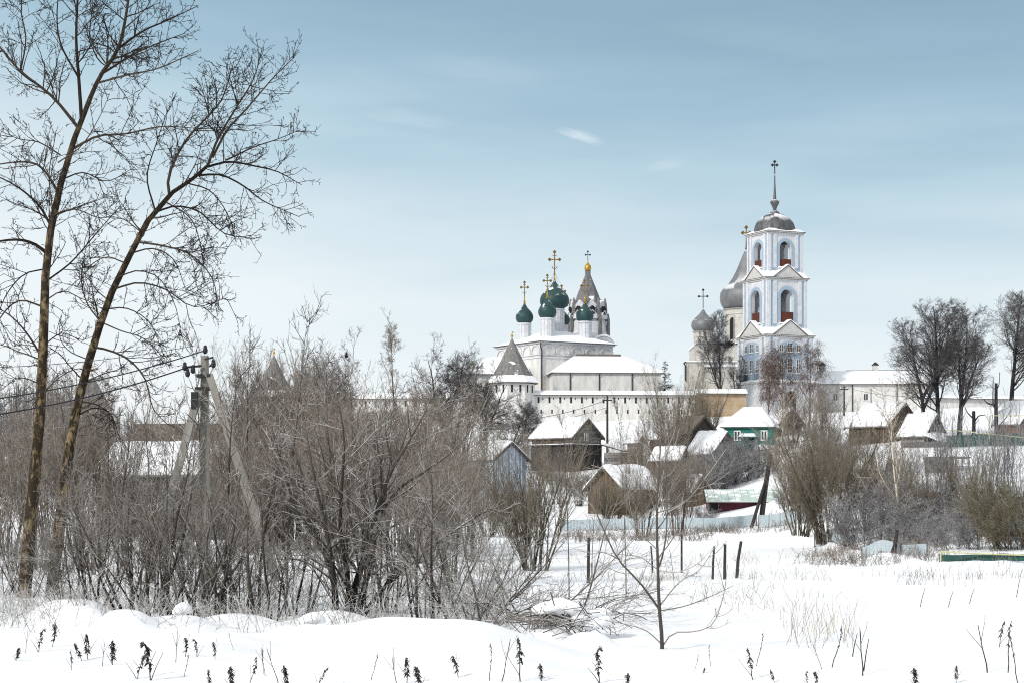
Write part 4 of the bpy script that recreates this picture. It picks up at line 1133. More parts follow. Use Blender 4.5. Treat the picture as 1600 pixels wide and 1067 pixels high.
# ------------------------------------------------------------------ fences, poles, pipes
def panel_fence(name, pts, h, m, label, bottom=.05, post_h=.02, step=2.4, wave=True):
    """pts: list of (px, Y); stands on the ground"""
    P = [spot(px, Y) for px, Y in pts]
    root = empty(name, P[0], 0, label, 'fence')
    b = MB()
    for A, B in zip(P[:-1], P[1:]):
        L = (B - A).length; n = max(2, int(L / .11)); d = (B - A) / n
        nv = Vector((-(B - A).y, (B - A).x, 0)).normalized()
        vs = []
        for i in range(n + 1):
            p = A + d * i; p.z = gz(p.x, p.y)
            o = nv * (.018 if i % 2 else -.018)
            vs += [p + o + Vector((0, 0, bottom)) - P[0], p + o + Vector((0, 0, h)) - P[0], p + o + nv * .006 + Vector((0, 0, h)) - P[0], p + o + nv * .006 + Vector((0, 0, bottom)) - P[0]]
        fs = []
        for i in range(n):
            for j in range(4): fs.append((i * 4 + j, i * 4 + (j + 1) % 4, i * 4 + 4 + (j + 1) % 4, i * 4 + 4 + j))
        b.add(vs, fs)
    b.build('sheet_panel', MATS[m], root)
    for A, B in zip(P[:-1], P[1:]):
        n = max(1, round((B - A).length / step))
        for i in range(n + 1):
            p = A.lerp(B, i / n); p.z = gz(p.x, p.y); p = p - P[0]
            q = MB(); q.box(p.x - .04, p.x + .04, p.y + .04, p.y + .12, p.z - .5, p.z + h + post_h); q.build('post', MATS['grey_block'], root)
    return root
panel_fence('metal_fence', [(876, 138), (1000, 137), (1100, 132), (1182, 127)], .78, 'fence_blue', 'longest pale blue sheet fence along the far edge of the snow field')
panel_fence('metal_fence', [(1186, 124), (1276, 112)], .78, 'fence_blue', 'pale blue sheet fence between the leaning black pole and the brown willow')
panel_fence('metal_fence', [(1274, 87), (1300, 85.5), (1336, 84)], .50, 'fence_blue', 'short pale blue fence panel under the big brown willow bush')
panel_fence('metal_fence', [(1348, 72), (1410, 70), (1448, 69.5)], .44, 'fence_blue', 'short pale blue fence panel below the thin birch')
panel_fence('metal_fence', [(1470, 64), (1540, 63), (1640, 61)], .27, 'fence_green', 'low dark green fence at the foot of the bushes by the field')
panel_fence('metal_fence', [(1480, 147), (1540, 146), (1640, 144)], .95, 'fence_green', 'dark green fence running below the lime trees')
def pipe(name, pts, r, m, label, cat):
    b = MB()
    P = [Vector(p) for p in pts]
    for A, B in zip(P[:-1], P[1:]): b.tube([A - P[0], B - P[0]], r, 6)
    o = b.build(name, MATS[m]); o.location = P[0]
    return tag(o, label, cat)
pipe('gas_pipe', [at(1470, 890, 63.4), at(1470, 861.5, 63.4), at(1530, 864.5, 63), at(1640, 868, 61)], .022, 'pipe_yellow', 'yellow gas pipe along the top of the low green fence by the field', 'pipe')
pipe('gas_pipe', [at(1480, 671, 146.4), at(1540, 677, 145.4), at(1640, 687, 143.4)], .04, 'pipe_yellow', 'yellow gas pipe along the fence below the lime trees', 'pipe')
pipe('gas_pipe', [at(1546, 690, 145), at(1546, 649, 145), at(1640, 649, 146)], .035, 'pipe_yellow', 'yellow gas pipe bent up into a tall frame before the brick house', 'pipe')

def wood_pole(name, px, Y, top, base, r, label, lean=0, fit=True, cat='pole', m='old_wood'):
    A = at(px, base, Y); B = at(px + lean, top, Y)
    root = empty(name, A, 0, label, cat)
    b = MB(); b.tube([(0, 0, -.8), ((B - A).x * .5, 0, (B - A).z * .5), ((B - A).x, 0, (B - A).z)], [r * 1.15, r, r * .85], 8); b.build('shaft', MATS[m], root)
    if fit:
        c = MB(); x = (B - A).x; z = (B - A).z
        c.box(x - .5, x + .5, -.06, .06, z - .5, z - .38); c.build('crossarm', MATS[m], root)
        for s in (-.42, .42):
            i = MB(); i.lathe([(.03, z - .38), (.06, z - .32), (.05, z - .2), (.02, z - .16)], 8, (x + s, 0)); i.build('insulator', MATS['white_frame'], root)
    return root
wood_pole('utility_pole', 949, 200, 618, 700, .11, 'weathered utility pole standing before the white fortress wall', cat='utility pole')
wood_pole('utility_pole', 1319, 235, 602, 650, .10, 'utility pole before the long white building, right of the bell tower', cat='utility pole')
wood_pole('utility_pole', 1361, 238, 606, 650, .06, 'thinner pole before the long white building', cat='utility pole', fit=False)
def leaning_pair(px, Y, top, base, lean, r, lean2, label, wide):
    A = spot(px, Y)
    root = empty('braced_pole', A, 0, label, 'pole'); k = Y / F
    h = (base - top) * k
    b = MB(); b.tube([(0, 0, -.5), (lean * k * .5, .05, h * .5), (lean * k, 0, h)], [r * 1.1, r, r * .8], 8); b.build('shaft', MATS['old_wood'], root)
    b = MB(); b.tube([(-wide * k, -.6, -.4), (lean2 * k, -.05, h * .62)], [r * .7, r * .55], 8); b.build('brace', MATS['old_wood'], root)
leaning_pair(1187, 126, 725, 838, 17, .165, 9, 'tall leaning black pole with a brace in front of the maroon shed', 17)
leaning_pair(1318, 84, 830, 864, 8, .085, 6, 'pair of dark leaning posts at the fence panel under the willow bush', 14)
leaning_pair(1397, 70, 850, 888, 5, .075, 3, 'pair of dark leaning posts at the fence panel below the birch', 16)
for px, Y, top, base, r, lab, ln in ((919, 52, 845, 916, .045, 'thin dark stake in the snow left of the young tree', 1), (1132, 53, 857, 912, .045, 'straight dark stake in the snow right of the young tree', 1),
                                     (1113, 54, 856, 908, .035, 'slanting grey stake just left of the straight dark one', 3), (1150, 55, 848, 906, .05, 'crooked dark stake with a bent tip right of the straight one', 8),
                                     (1065, 60, 838, 898, .035, 'thin stake with dead stalks clinging to it behind the young tree', 0), (1020, 60, 850, 892, .03, 'short thin stake partly behind the young tree\'s stem', -3)):
    z = gz((px - 800) * Y / F, Y); k = Y / F
    h = (base - top) * k
    b = MB(); b.tube([(0, 0, -.3), (ln * k * .4, 0, h * .5), (ln * k, 0, h)], [r, r * .9, r * .8], 7)
    o = b.build('wooden_stake', MATS['old_wood']); o.location = spot(px, Y); tag(o, lab, 'stake')

def concrete_pole():
    Y = 39.0; k = Y / F; A = spot(320, Y)
    root = empty('concrete_pole', A, 0, 'three-legged grey concrete power pole rising from the thicket', 'power pole')
    p = lambda px, py, dy=0: (((px - 320) * k), dy, (HZ - py) * k - A.z)
    def leg(a, b, w0, w1, nm):
        q = MB(); a = Vector(a); b = Vector(b); d = (b - a).normalized()
        u = Vector((0, 1, 0)) if abs(d.y) < .9 else Vector((1, 0, 0)); s = d.cross(u).normalized(); t = s.cross(d).normalized()
        vs = []
        for c, w in ((a, w0), (b, w1)):
            for i, j in ((-1, -1), (1, -1), (1, 1), (-1, 1)):
                vs.append(c + s * i * w + t * j * w * .9)
        q.add(vs, [(0, 1, 2, 3), (7, 6, 5, 4), (0, 4, 5, 1), (1, 5, 6, 2), (2, 6, 7, 3), (3, 7, 4, 0)])
        return q.build(nm, MATS['concrete'], root)
    leg((0, 0, -.4), p(320, 556), .105, .07, 'post')
    leg(p(244, 905, -.9), p(314, 606, -.12), .085, .065, 'strut')
    leg(p(440, 905, -.8), p(328, 585, -.12), .085, .065, 'strut')
    c = MB(); c.box(-.17, .17, -.19, -.13, *[(HZ - y) * k - A.z for y in (611, 605)]); c.box(-.14, .14, -.19, .17, *[(HZ - y) * k - A.z for y in (590, 585)]); c.each('clamp', MATS['dark_iron'], root)
    b = MB()
    b.tube([p(322, 562, -.12), p(336, 560, -.3), p(337, 570, -.3), p(330, 573, -.2)], .02, 6)
    b.tube([p(316, 572, -.12), p(296, 575, -.25)], .025, 6); b.tube([p(322, 552, -.1), p(322, 545, -.1)], .02, 6)
    b.build('bracket', MATS['dark_iron'], root)
    for x, y, dy in ((292, 574, -.25), (297, 584, -.3), (304, 578, -.2), (322, 547, -.1), (337, 570, -.3)):
        i = MB(); q = p(x, y, dy); i.lathe([(.02, q[2] - .08), (.045, q[2] - .05), (.05, q[2]), (.034, q[2] + .04), (.038, q[2] + .065), (.015, q[2] + .09)], 8, (q[0], q[1])); i.build('insulator', MATS['dark_iron'], root)
    j = MB(); q = p(307, 626, -.3); j.box(q[0] - .06, q[0] + .06, -.30, -.17, q[2] - .16, q[2] + .16); j.build('junction_box', MATS['dark_iron'], root)
concrete_pole()
def wire(P, r, label):
    b = MB(); pts = []
    A, B, sag = Vector(P[0]), Vector(P[1]), P[2]
    for t in np.linspace(0, 1, 14): p = A.lerp(B, t); p.z -= sag * 4 * t * (1 - t); pts.append(p - A)
    b.tube(pts, r, 5); o = b.build('power_line', MATS['dark_iron']); o.location = A; return tag(o, label, 'wire')
wire((at(322, 547, 38.9), at(-60, 630, 35), .12), .012, 'upper power cable running left from the concrete pole top')
wire((at(292, 574, 38.75), at(-60, 655, 35), .12), .014, 'thick lower power cable running left from the concrete pole')
wire((at(304, 540, 39.3), at(-60, 575, 36), .1), .006, 'thinnest wire running left above the two power cables')
wire((at(949, 624, 200), at(815, 656, 196), .3), .025, 'upper wire from the weathered utility pole to the left')
wire((at(949, 636, 200), at(815, 662, 196), .3), .02, 'lower wire from the weathered utility pole to the left')
wire((at(1319, 604, 235), at(1284, 614, 240), .2), .02, 'wire from the pole before the long white building to the bell tower side')
wire((at(1319, 604, 235), at(1460, 618, 230), .5), .02, 'wire from the pole before the long white building towards the lime trees')
b = MB(); b.lathe([(.02, -.16), (.11, -.1), (.14, 0), (.10, .12), (.06, .19), (.075, .25), (.01, .31)], 10); b.box(-.03, .03, -.34, -.08, -.05, .02); b.box(-.02, .02, .05, .15, .22, .25)
o = b.build('perched_bird', MATS['bird'], None, True); o.location = at(541, 556, 150); tag(o, 'small dark bird perched on a treetop left of the birch', 'bird')
#==SECTION3==
# ------------------------------------------------------------------ vegetation
random.seed(11)
def proto_bush(name, seed, material, n=14, h=4.5, r0=.035, lean=(14, 8), base=.35, side=9, twig=7, up=.10, spread=(32, 9), l1=(.42, .12), l2=(.40, .14), rmin=.004, curve=.05, t0=.22, fine=0):
    rng = np.random.RandomState(seed)
    S, SR = stems(rng, n, h, r0, lean, base, 9, curve, .06)
    A, AR = spawn(rng, S, SR, side, t0, .97, spread, l1, .45, 6, up, .09, .55, rmin * 1.3)
    B, BR = spawn(rng, A, AR, twig, .15, .98, (34, 12), l2, .4, 5, up * .8, .10, .6, rmin, lmin=.12)
    g = [(B, BR, 3)]
    if fine:
        C, CR = spawn(rng, B, BR, fine, .2, .95, (36, 12), (.45, .15), .4, 4, up * .6, .1, .7, rmin * .85, lmin=.08)
        g.append((C, CR, 3))
    return plant(name, [(S, SR, 6), (A, AR, 4)], g, material, ('stem', 'crown'), seed=seed)
def proto_tree(name, seed, material, h=11, r0=.24, limbs=22, t0=.25, spread=(45, 10), l1=(.42, .1), sub=9, twig=8, fine=6, up=.10, droop=0.0, rmin=.008, taper=.6, lean=.03, jit=.05, fork=0, tip=.12, limb_r=.075, dens=(.42, .42, .5)):
    rng = np.random.RandomState(seed)
    k = 12
    P = np.empty((1 + fork, k, 3)); Rr = np.empty((1 + fork, k))
    P[0, 0] = (0, 0, -.3); d = np.array([rng.randn() * lean, rng.randn() * lean, 1.0])
    for i in range(1, k):
        P[0, i] = P[0, i - 1] + d * h / (k - 1); d += rng.randn(3) * jit; d[2] = 1
    Rr[0] = r0 * (1 - (1 - tip) * np.linspace(0, 1, k) ** .8)
    for f in range(fork):
        i0 = 3 + f; P[1 + f, 0] = P[0, i0]; d = np.array([rng.randn() * .5, rng.randn() * .5, 1.0]); d /= np.linalg.norm(d)
        for i in range(1, k):
            P[1 + f, i] = P[1 + f, i - 1] + d * h * .62 / (k - 1); d += rng.randn(3) * jit; d[2] += .05
        Rr[1 + f] = Rr[0, i0] * .75 * (1 - .85 * np.linspace(0, 1, k))
    A, AR = spawn(rng, P, Rr, limbs, t0, .98, spread, l1, taper, 8, up, .10, .5, rmin * 2, rtip=.2, rmax=limb_r)
    B, BR = spawn(rng, A, AR, sub, .15, .98, (42, 12), (dens[0], .13), .45, 6, up - droop, .12, .5, rmin * 1.2, lmin=.3, rmax=limb_r * .45)
    C, CR = spawn(rng, B, BR, twig, .15, .98, (42, 14), (dens[1], .14), .4, 5, up * .5 - droop * 1.6, .13, .6, rmin, lmin=.2)
    g = [(B, BR, 4), (C, CR, 3)]
    if fine:
        D, DR = spawn(rng, C, CR, fine, .15, .98, (45, 14), (dens[2], .15), .4, 3, up * .3 - droop * 1.5, .12, .8, rmin * .85, lmin=.15)
        g.append((D, DR, 3))
    return plant(name, [(P, Rr, 8), (A, AR, 5)], g, material, seed=seed)

# --- traced stems (each limb gets its own depth as well)
def traced(name, Y, limbs, material, label, cat, seed, specs, base_px, depth=.35, parts=('trunk', 'crown'), rscale=1.0):
    """limbs: (points in px, r0 px, r1 px); returns root. Limbs start at the depth of the wood they spring from."""
    rng = np.random.RandomState(seed); k = Y / F
    O = spot(base_px, Y)
    done = []; Ps = []; Rs = []
    for pts, r0, r1 in limbs:
        q = catmull(pts, 12)
        ys0 = 0.0
        if done:
            dd = [(np.hypot(*(D[0] - q[0][None]).T).min(), D) for D in done]
            m, D = min(dd, key=lambda e: e[0])
            ys0 = D[1][np.hypot(*(D[0] - q[0][None]).T).argmin()]
        ln_ = np.hypot(*(q[-1] - q[0])) * k
        slope = rng.uniform(-1, 1) * depth * ln_ if done else rng.uniform(-.1, .1) * ln_
        yy = ys0 + slope * np.linspace(0, 1, 12) ** 1.2
        done.append((q, yy))
        P3 = np.stack([(q[:, 0] - 800) * k - O.x, yy, (HZ - q[:, 1]) * k - O.z], 1)
        Ps.append(P3); Rs.append(np.linspace(r0, r1, 12) * k * rscale)
    P = np.array(Ps); Rr = np.array(Rs)
    lens = np.linalg.norm(np.diff(P, axis=1), axis=2).sum(1)
    groups = []; cur, curR = P, Rr
    for lv, sp in enumerate(specs):
        sp = dict(sp); den = sp.pop('density'); sides = sp.pop('sides', 3)
        L_ = np.linalg.norm(np.diff(cur, axis=1), axis=2).sum(1)
        per = np.maximum(1, np.round(L_ * den + rng.rand(len(L_)) - .5)).astype(int)
        if lv == 0 and 'skip' in sp: per[0] = sp.pop('skip')
        sp.pop('skip', None)
        nx, nr = spawn(rng, cur, curR, per, **sp)
        groups.append((nx, nr, sides))
        if sp.get('k', 5) >= 3: cur, curR = (np.concatenate([nx]), nr)
    return plant(name, [(P, Rr, 9)], groups, material, parts, O, label, cat, seed=seed)

TWIGS = [dict(density=6.2, t0=.16, t1=1.0, ang=(54, 15), ln=(.46, .15), taper=.68, k=8, up=.03, jit=.13, rr=.5, rmin=.0085, lmin=.45, lmax=1.15, rtip=.4, sides=4, rmax=.017),
         dict(density=5.6, t0=.12, t1=1.0, ang=(46, 14), ln=(.46, .15), taper=.4, k=6, up=.06, jit=.13, rr=.62, rmin=.0056, lmin=.22, lmax=1.2, rtip=.6, rmax=.013),
         dict(density=7.2, t0=.1, t1=1.0, ang=(48, 15), ln=(.32, .13), taper=.3, k=4, up=.14, jit=.16, rr=.85, rmin=.0052, lmin=.08, lmax=.36, rtip=.8),
         dict(density=4.5, t0=.3, t1=1.0, ang=(45, 15), ln=(.3, .1), taper=.2, k=3, up=.1, jit=.1, rr=1.0, rmin=.0062, lmin=.035, lmax=.08, rtip=1.0)]
T1 = [([(36, 945), (42, 880), (52, 760), (62, 640), (68, 500), (72, 400), (88, 310), (108, 235), (125, 190), (140, 150)], 15.5, 5.2),
      ([(140, 150), (155, 115), (180, 75), (190, 30), (196, -20), (205, -90)], 5.0, 1.6),
      ([(126, 190), (123, 120), (121, 60), (128, -30), (132, -90)], 4.2, 1.5),
      ([(120, 198), (80, 150), (30, 110), (0, 75), (-40, 20)], 3.8, 1.2),
      ([(112, 232), (150, 210), (190, 205), (245, 190), (300, 190)], 3.0, .8),
      ([(90, 300), (55, 255), (0, 250), (-50, 262)], 3.0, .9),
      ([(72, 395), (50, 380), (20, 376), (-35, 388)], 4.2, 1.2),
      ([(78, 352), (58, 318), (20, 288), (-30, 268)], 3.0, .9),
      ([(158, 112), (210, 85), (250, 72), (295, 60)], 2.8, .8),
      ([(181, 72), (220, 45), (260, 28), (308, 6)], 2.8, .8),
      ([(150, 128), (200, 118), (250, 112), (318, 90)], 2.5, .8),
      ([(70, 440), (110, 410), (150, 365), (190, 320)], 2.2, .7),
      ([(66, 560), (40, 520), (10, 490), (-30, 470)], 2.6, .8),
      ([(68, 480), (30, 470), (0, 500), (-25, 560)], 2.2, .7),
      ([(62, 620), (90, 590), (120, 575), (150, 580)], 1.8, .6),
      ([(122, 120), (95, 70), (88, 20), (95, -50)], 2.4, .8),
      ([(72, 400), (85, 340), (84, 280), (100, 220)], 1.8, .7),
      ([(30, 110), (38, 60), (30, 10), (40, -40)], 2.0, .7),
      ([(80, 340), (120, 330), (165, 345), (205, 330)], 1.8, .5), ([(70, 420), (35, 430), (5, 470), (-10, 530)], 1.8, .5), ([(69, 470), (100, 455), (140, 470), (165, 440)], 1.6, .5),
      ([(66, 540), (95, 520), (125, 530), (150, 520)], 1.6, .5), ([(64, 600), (30, 590), (0, 610)], 1.6, .5), ([(95, 280), (130, 270), (170, 285), (215, 265)], 1.8, .5),
      ([(104, 250), (70, 230), (40, 225), (5, 210)], 1.8, .5), ([(100, 262), (135, 235), (160, 190), (175, 150)], 1.6, .5), ([(165, 100), (140, 60), (145, 10), (150, -40)], 1.8, .5), ([(190, 40), (225, 10), (250, -30)], 1.6, .5)]
traced('aspen_tree', 42.0, T1, 'aspen_bark', 'tall bare tree with a scaly trunk, the straighter of the two by the thicket', 'tree', 3, [dict(TWIGS[0], skip=9)] + TWIGS[1:], 36, rscale=.72)
T2 = [([(80, 935), (86, 870), (100, 740), (110, 660), (130, 570), (150, 500), (165, 455), (195, 390), (225, 330), (258, 292)], 13.5, 5.0),
      ([(258, 292), (290, 270), (315, 248)], 4.6, 3.6),
      ([(254, 296), (252, 262), (275, 205), (310, 160), (330, 130), (345, 65)], 3.4, .9),
      ([(315, 248), (330, 205), (360, 150), (385, 105), (398, 52)], 3.0, .8),
      ([(322, 235), (345, 190), (375, 155), (415, 105), (450, 68)], 2.8, .8),
      ([(315, 250), (350, 243), (395, 252), (430, 262), (468, 284)], 2.8, .7),
      ([(300, 264), (335, 262), (370, 278), (400, 300), (455, 322)], 2.6, .7),
      ([(345, 240), (390, 222), (430, 212), (468, 200)], 2.0, .6),
      ([(228, 326), (265, 315), (305, 325), (345, 360), (395, 370)], 2.4, .7),
      ([(205, 372), (245, 378), (290, 392), (325, 430), (335, 480)], 2.4, .7),
      ([(195, 390), (230, 382), (262, 400), (280, 450)], 1.8, .6),
      ([(168, 448), (210, 438), (255, 450), (300, 478), (355, 465)], 2.2, .6),
      ([(140, 540), (165, 545), (195, 560), (218, 590), (228, 635), (250, 660)], 2.6, .8),
      ([(112, 650), (140, 636), (165, 645), (178, 685)], 2.0, .8),
      ([(118, 625), (150, 632), (172, 650), (182, 690)], 1.6, .6),
      ([(150, 500), (128, 470), (118, 430), (125, 380)], 1.8, .6),
      ([(232, 320), (222, 270), (240, 220), (262, 170)], 2.0, .6),
      ([(310, 160), (300, 120), (290, 100)], 1.5, .6),
      ([(360, 150), (350, 110), (345, 90)], 1.4, .5),
      ([(185, 405), (155, 395), (125, 410), (105, 440)], 1.6, .5), ([(210, 355), (180, 335), (155, 345)], 1.5, .5), ([(175, 430), (205, 418), (238, 428), (262, 470), (270, 520)], 1.7, .5),
      ([(155, 480), (190, 478), (225, 500), (245, 550)], 1.7, .5), ([(245, 305), (285, 330), (300, 370), (305, 425)], 1.7, .5), ([(280, 276), (320, 290), (350, 330), (365, 375)], 1.7, .5),
      ([(150, 500), (185, 515), (222, 528), (262, 565)], 1.7, .5), ([(132, 560), (100, 545), (85, 520), (90, 480)], 1.4, .5), ([(275, 282), (300, 240), (310, 205)], 1.5, .5), ([(160, 465), (135, 440), (130, 400)], 1.4, .5)]
traced('aspen_tree', 43.5, T2, 'aspen_bark', 'tall bare tree leaning right over the concrete pole, with a forked crown', 'tree', 4, [dict(TWIGS[0], skip=8)] + TWIGS[1:], 80, rscale=.74)
# young tree in the snow
YT = [([(1035, 1024), (1033, 980), (1029, 940), (1027, 880), (1025, 820), (1026, 760), (1030, 690), (1030, 632)], 4.8, .8),
      ([(1029, 885), (1036, 860), (1041, 820), (1041, 750), (1039, 690)], 2.2, .7),
      ([(1029, 950), (1000, 910), (965, 872), (940, 820), (920, 770), (905, 735)], 2.8, .7),
      ([(1031, 945), (1060, 908), (1090, 888), (1112, 850)], 1.8, .6),
      ([(1033, 953), (1070, 945), (1110, 928), (1140, 912)], 1.6, .6),
      ([(1036, 1008), (1052, 988), (1085, 985), (1112, 972), (1127, 925), (1131, 880)], 1.8, .6),
      ([(1033, 1005), (1010, 985), (980, 975), (935, 966)], 1.6, .6),
      ([(1028, 890), (1000, 870), (970, 865), (930, 860)], 1.2, .5),
      ([(1029, 890), (1055, 893), (1085, 880), (1112, 850)], 1.3, .5),
      ([(1026, 858), (1000, 832), (985, 800), (980, 770)], 1.3, .5),
      ([(1026, 800), (1055, 790), (1085, 765), (1120, 700)], 1.4, .5),
      ([(1042, 800), (1075, 780), (1105, 745), (1140, 700)], 1.4, .5),
      ([(1026, 770), (1005, 745), (975, 740), (925, 725)], 1.2, .5),
      ([(1027, 730), (1010, 700), (990, 690)], 1.0, .5), ([(1028, 720), (1050, 700), (1060, 670)], 1.0, .5), ([(1040, 760), (1060, 740), (1072, 705)], 1.0, .5),
      ([(940, 822), (925, 790), (895, 760)], 1.0, .5), ([(965, 872), (940, 862), (912, 868)], 1.0, .5)]
SPARSE = [dict(density=3.6, t0=.25, t1=.98, ang=(45, 12), ln=(.28, .1), taper=.4, k=6, up=.16, jit=.06, rr=.6, rmin=.0048, lmin=.10, lmax=.55, rtip=.6),
          dict(density=3.0, t0=.3, t1=.98, ang=(42, 12), ln=(.35, .1), taper=.4, k=4, up=.12, jit=.08, rr=.8, rmin=.0042, lmin=.06, lmax=.22, rtip=.7)]
traced('young_tree', 27.0, YT, 'sapling_bark', 'slender young bare tree standing alone in the open snow', 'tree', 9, SPARSE, 1035, depth=.6, rscale=.68)
# the big alder bush in the middle of the thicket
AL = [([(545, 985), (552, 930), (566, 880), (590, 800), (610, 740), (640, 690), (668, 640)], 6.5, 1.0),
      ([(555, 978), (572, 900), (585, 830), (600, 760), (604, 690)], 6.0, .9),
      ([(540, 985), (546, 910), (536, 830), (540, 760), (546, 690), (540, 640)], 5.2, .9),
      ([(524, 975), (519, 900), (496, 845), (462, 795), (440, 725), (425, 680)], 4.6, .8),
      ([(527, 975), (524, 880), (515, 810), (505, 740), (498, 670)], 4.8, .8),
      ([(560, 975), (592, 925), (642, 880), (690, 842), (745, 805), (790, 785)], 4.4, .7),
      ([(566, 880), (572, 820), (568, 750), (580, 680), (585, 620)], 3.6, .7),
      ([(590, 800), (625, 760), (665, 735), (715, 700), (745, 660)], 3.0, .6),
      ([(600, 915), (640, 850), (680, 800), (720, 760)], 2.6, .6),
      ([(496, 845), (480, 800), (476, 740), (465, 690)], 2.6, .6),
      ([(462, 795), (420, 770), (390, 730), (372, 690)], 2.2, .5),
      ([(536, 830), (505, 800), (480, 770), (450, 750)], 2.2, .5),
      ([(520, 905), (480, 880), (440, 870), (400, 850)], 2.4, .5),
      ([(585, 830), (615, 820), (655, 790), (690, 770)], 2.2, .5),
      ([(552, 930), (515, 860), (490, 820)], 2.2, .5),
      ([(604, 740), (625, 690), (640, 640)], 2.0, .5)]
ALT = [dict(density=4.4, t0=.22, t1=1.0, ang=(42, 13), ln=(.40, .14), taper=.45, k=7, up=.07, jit=.09, rr=.5, rmin=.0058, lmin=.3, lmax=1.3, rtip=.4, sides=4),
       dict(density=5.0, t0=.12, t1=1.0, ang=(40, 13), ln=(.40, .14), taper=.4, k=5, up=.05, jit=.12, rr=.65, rmin=.0048, lmin=.12, lmax=.7, rtip=.6),
       dict(density=4.2, t0=.15, t1=1.0, ang=(42, 14), ln=(.4, .14), taper=.3, k=4, up=.05, jit=.12, rr=.8, rmin=.0042, lmin=.08, lmax=.3, rtip=.7)]
traced('alder_bush', 35.0, AL, 'bush_bark', 'biggest dark-stemmed alder bush spreading behind the snow bank', 'bush', 12, ALT, 545, depth=.7, parts=('stem', 'crown'))

# --- prototypes
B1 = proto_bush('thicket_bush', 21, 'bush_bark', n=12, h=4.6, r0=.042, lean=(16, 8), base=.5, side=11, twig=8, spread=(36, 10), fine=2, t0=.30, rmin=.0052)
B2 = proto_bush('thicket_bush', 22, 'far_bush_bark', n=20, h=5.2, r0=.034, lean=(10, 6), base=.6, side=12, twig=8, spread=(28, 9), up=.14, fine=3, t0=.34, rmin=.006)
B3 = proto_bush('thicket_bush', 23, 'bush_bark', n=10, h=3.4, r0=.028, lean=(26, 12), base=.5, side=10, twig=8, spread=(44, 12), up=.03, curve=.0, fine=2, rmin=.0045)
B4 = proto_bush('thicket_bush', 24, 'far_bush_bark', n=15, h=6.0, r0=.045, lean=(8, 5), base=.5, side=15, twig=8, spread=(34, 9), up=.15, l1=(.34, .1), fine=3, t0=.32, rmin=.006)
WI = proto_bush('willow_bush', 25, 'willow_bark', n=34, h=5.0, r0=.030, lean=(17, 8), base=.55, side=11, twig=8, spread=(22, 8), up=.08, curve=.02, l1=(.38, .1), fine=3)
GR = proto_bush('shrub', 26, 'dusky_bark', n=26, h=2.0, r0=.02, lean=(24, 14), base=.9, side=12, twig=9, spread=(40, 14), up=.06, fine=3, rmin=.005)
SH = proto_bush('slender_shoot_clump', 27, 'dusky_bark', n=11, h=3.2, r0=.016, lean=(8, 4), base=.6, side=7, twig=4, spread=(26, 8), up=.12, l1=(.3, .1), rmin=.006)
MO = proto_bush('mossy_bush', 28, 'moss_bark', n=24, h=2.6, r0=.018, lean=(22, 12), base=1.0, side=12, twig=10, spread=(34, 12), up=.08, fine=3, rmin=.006)
B5 = proto_bush('thicket_bush', 30, 'bush_bark', n=9, h=3.6, r0=.034, lean=(17, 9), base=.45, side=7, twig=5, spread=(40, 12), fine=0, t0=.32, rmin=.0062)
AR = proto_bush('arching_bush', 29, 'bush_bark', n=10, h=3.6, r0=.018, lean=(58, 12), base=.5, side=9, twig=6, spread=(34, 12), up=.02, curve=-.035, rmin=.0042, fine=0, l1=(.34, .1))
LT = proto_tree('lime_tree', 31, 'lime_bark', h=11.5, r0=.28, limbs=36, t0=.22, spread=(42, 8), l1=(.44, .07), sub=10, twig=7, fine=4, up=.07, rmin=.0085, tip=.12, jit=.035, dens=(.52, .5, .5))
LT2 = proto_tree('lime_tree', 32, 'lime_bark', h=10.5, r0=.27, limbs=20, t0=.24, spread=(42, 10), l1=(.46, .08), sub=10, twig=7, fine=4, up=.06, rmin=.0085, fork=2, jit=.05, dens=(.52, .5, .5))
OR = proto_tree('orchard_tree', 33, 'lime_bark', h=7.5, r0=.20, limbs=18, t0=.22, spread=(55, 12), l1=(.55, .12), sub=9, twig=7, fine=3, up=.03, rmin=.0095, fork=2, jit=.12, dens=(.5, .48, .5))
BI = proto_tree('birch_tree', 34, 'far_bush_bark', h=11, r0=.12, limbs=34, t0=.2, spread=(28, 7), l1=(.30, .08), sub=6, twig=5, fine=3, up=.14, rmin=.008, taper=.65, jit=.03)
def proto_weeping(name, seed, material, h=9.0):
    rng = np.random.RandomState(seed); k = 10
    P = np.zeros((1, k, 3)); P[0, :, 2] = np.linspace(-.3, h, k); P[0, :, :2] += np.cumsum(rng.randn(k, 2) * .07, 0); Rr = (.13 * (1 - .9 * np.linspace(0, 1, k)))[None]
    A, A2 = spawn(rng, P, Rr, 30, .28, .98, (36, 9), (.34, .07), .55, 8, .02, .08, .5, .018, rtip=.25, rmax=.05)
    B, B2 = spawn(rng, A, A2, 7, .3, 1.0, (48, 12), (.42, .1), .3, 6, -.12, .1, .5, .011, lmin=.5)
    C, C2 = spawn(rng, B, B2, 7, .2, 1.0, (50, 16), (.9, .2), .2, 8, -.42, .07, .8, .0085, lmin=.9, lmax=2.6, rtip=.8)
    return plant(name, [(P, Rr, 8), (A, A2, 5)], [(B, B2, 4), (C, C2, 3)], material, seed=seed)
WE = proto_weeping('weeping_birch', 35, 'weeping_bark')
PB = proto_tree('pale_birch', 36, 'birch_bark', h=5.9, r0=.085, limbs=20, t0=.08, spread=(34, 8), l1=(.42, .12), sub=6, twig=4, fine=0, up=.11, rmin=.008, taper=.6, jit=.03)
SA = proto_tree('sapling', 37, 'bush_bark', h=6.0, r0=.04, limbs=16, t0=.35, spread=(36, 8), l1=(.2, .06), sub=4, twig=2, fine=0, up=.12, rmin=.006, taper=.5, jit=.03)

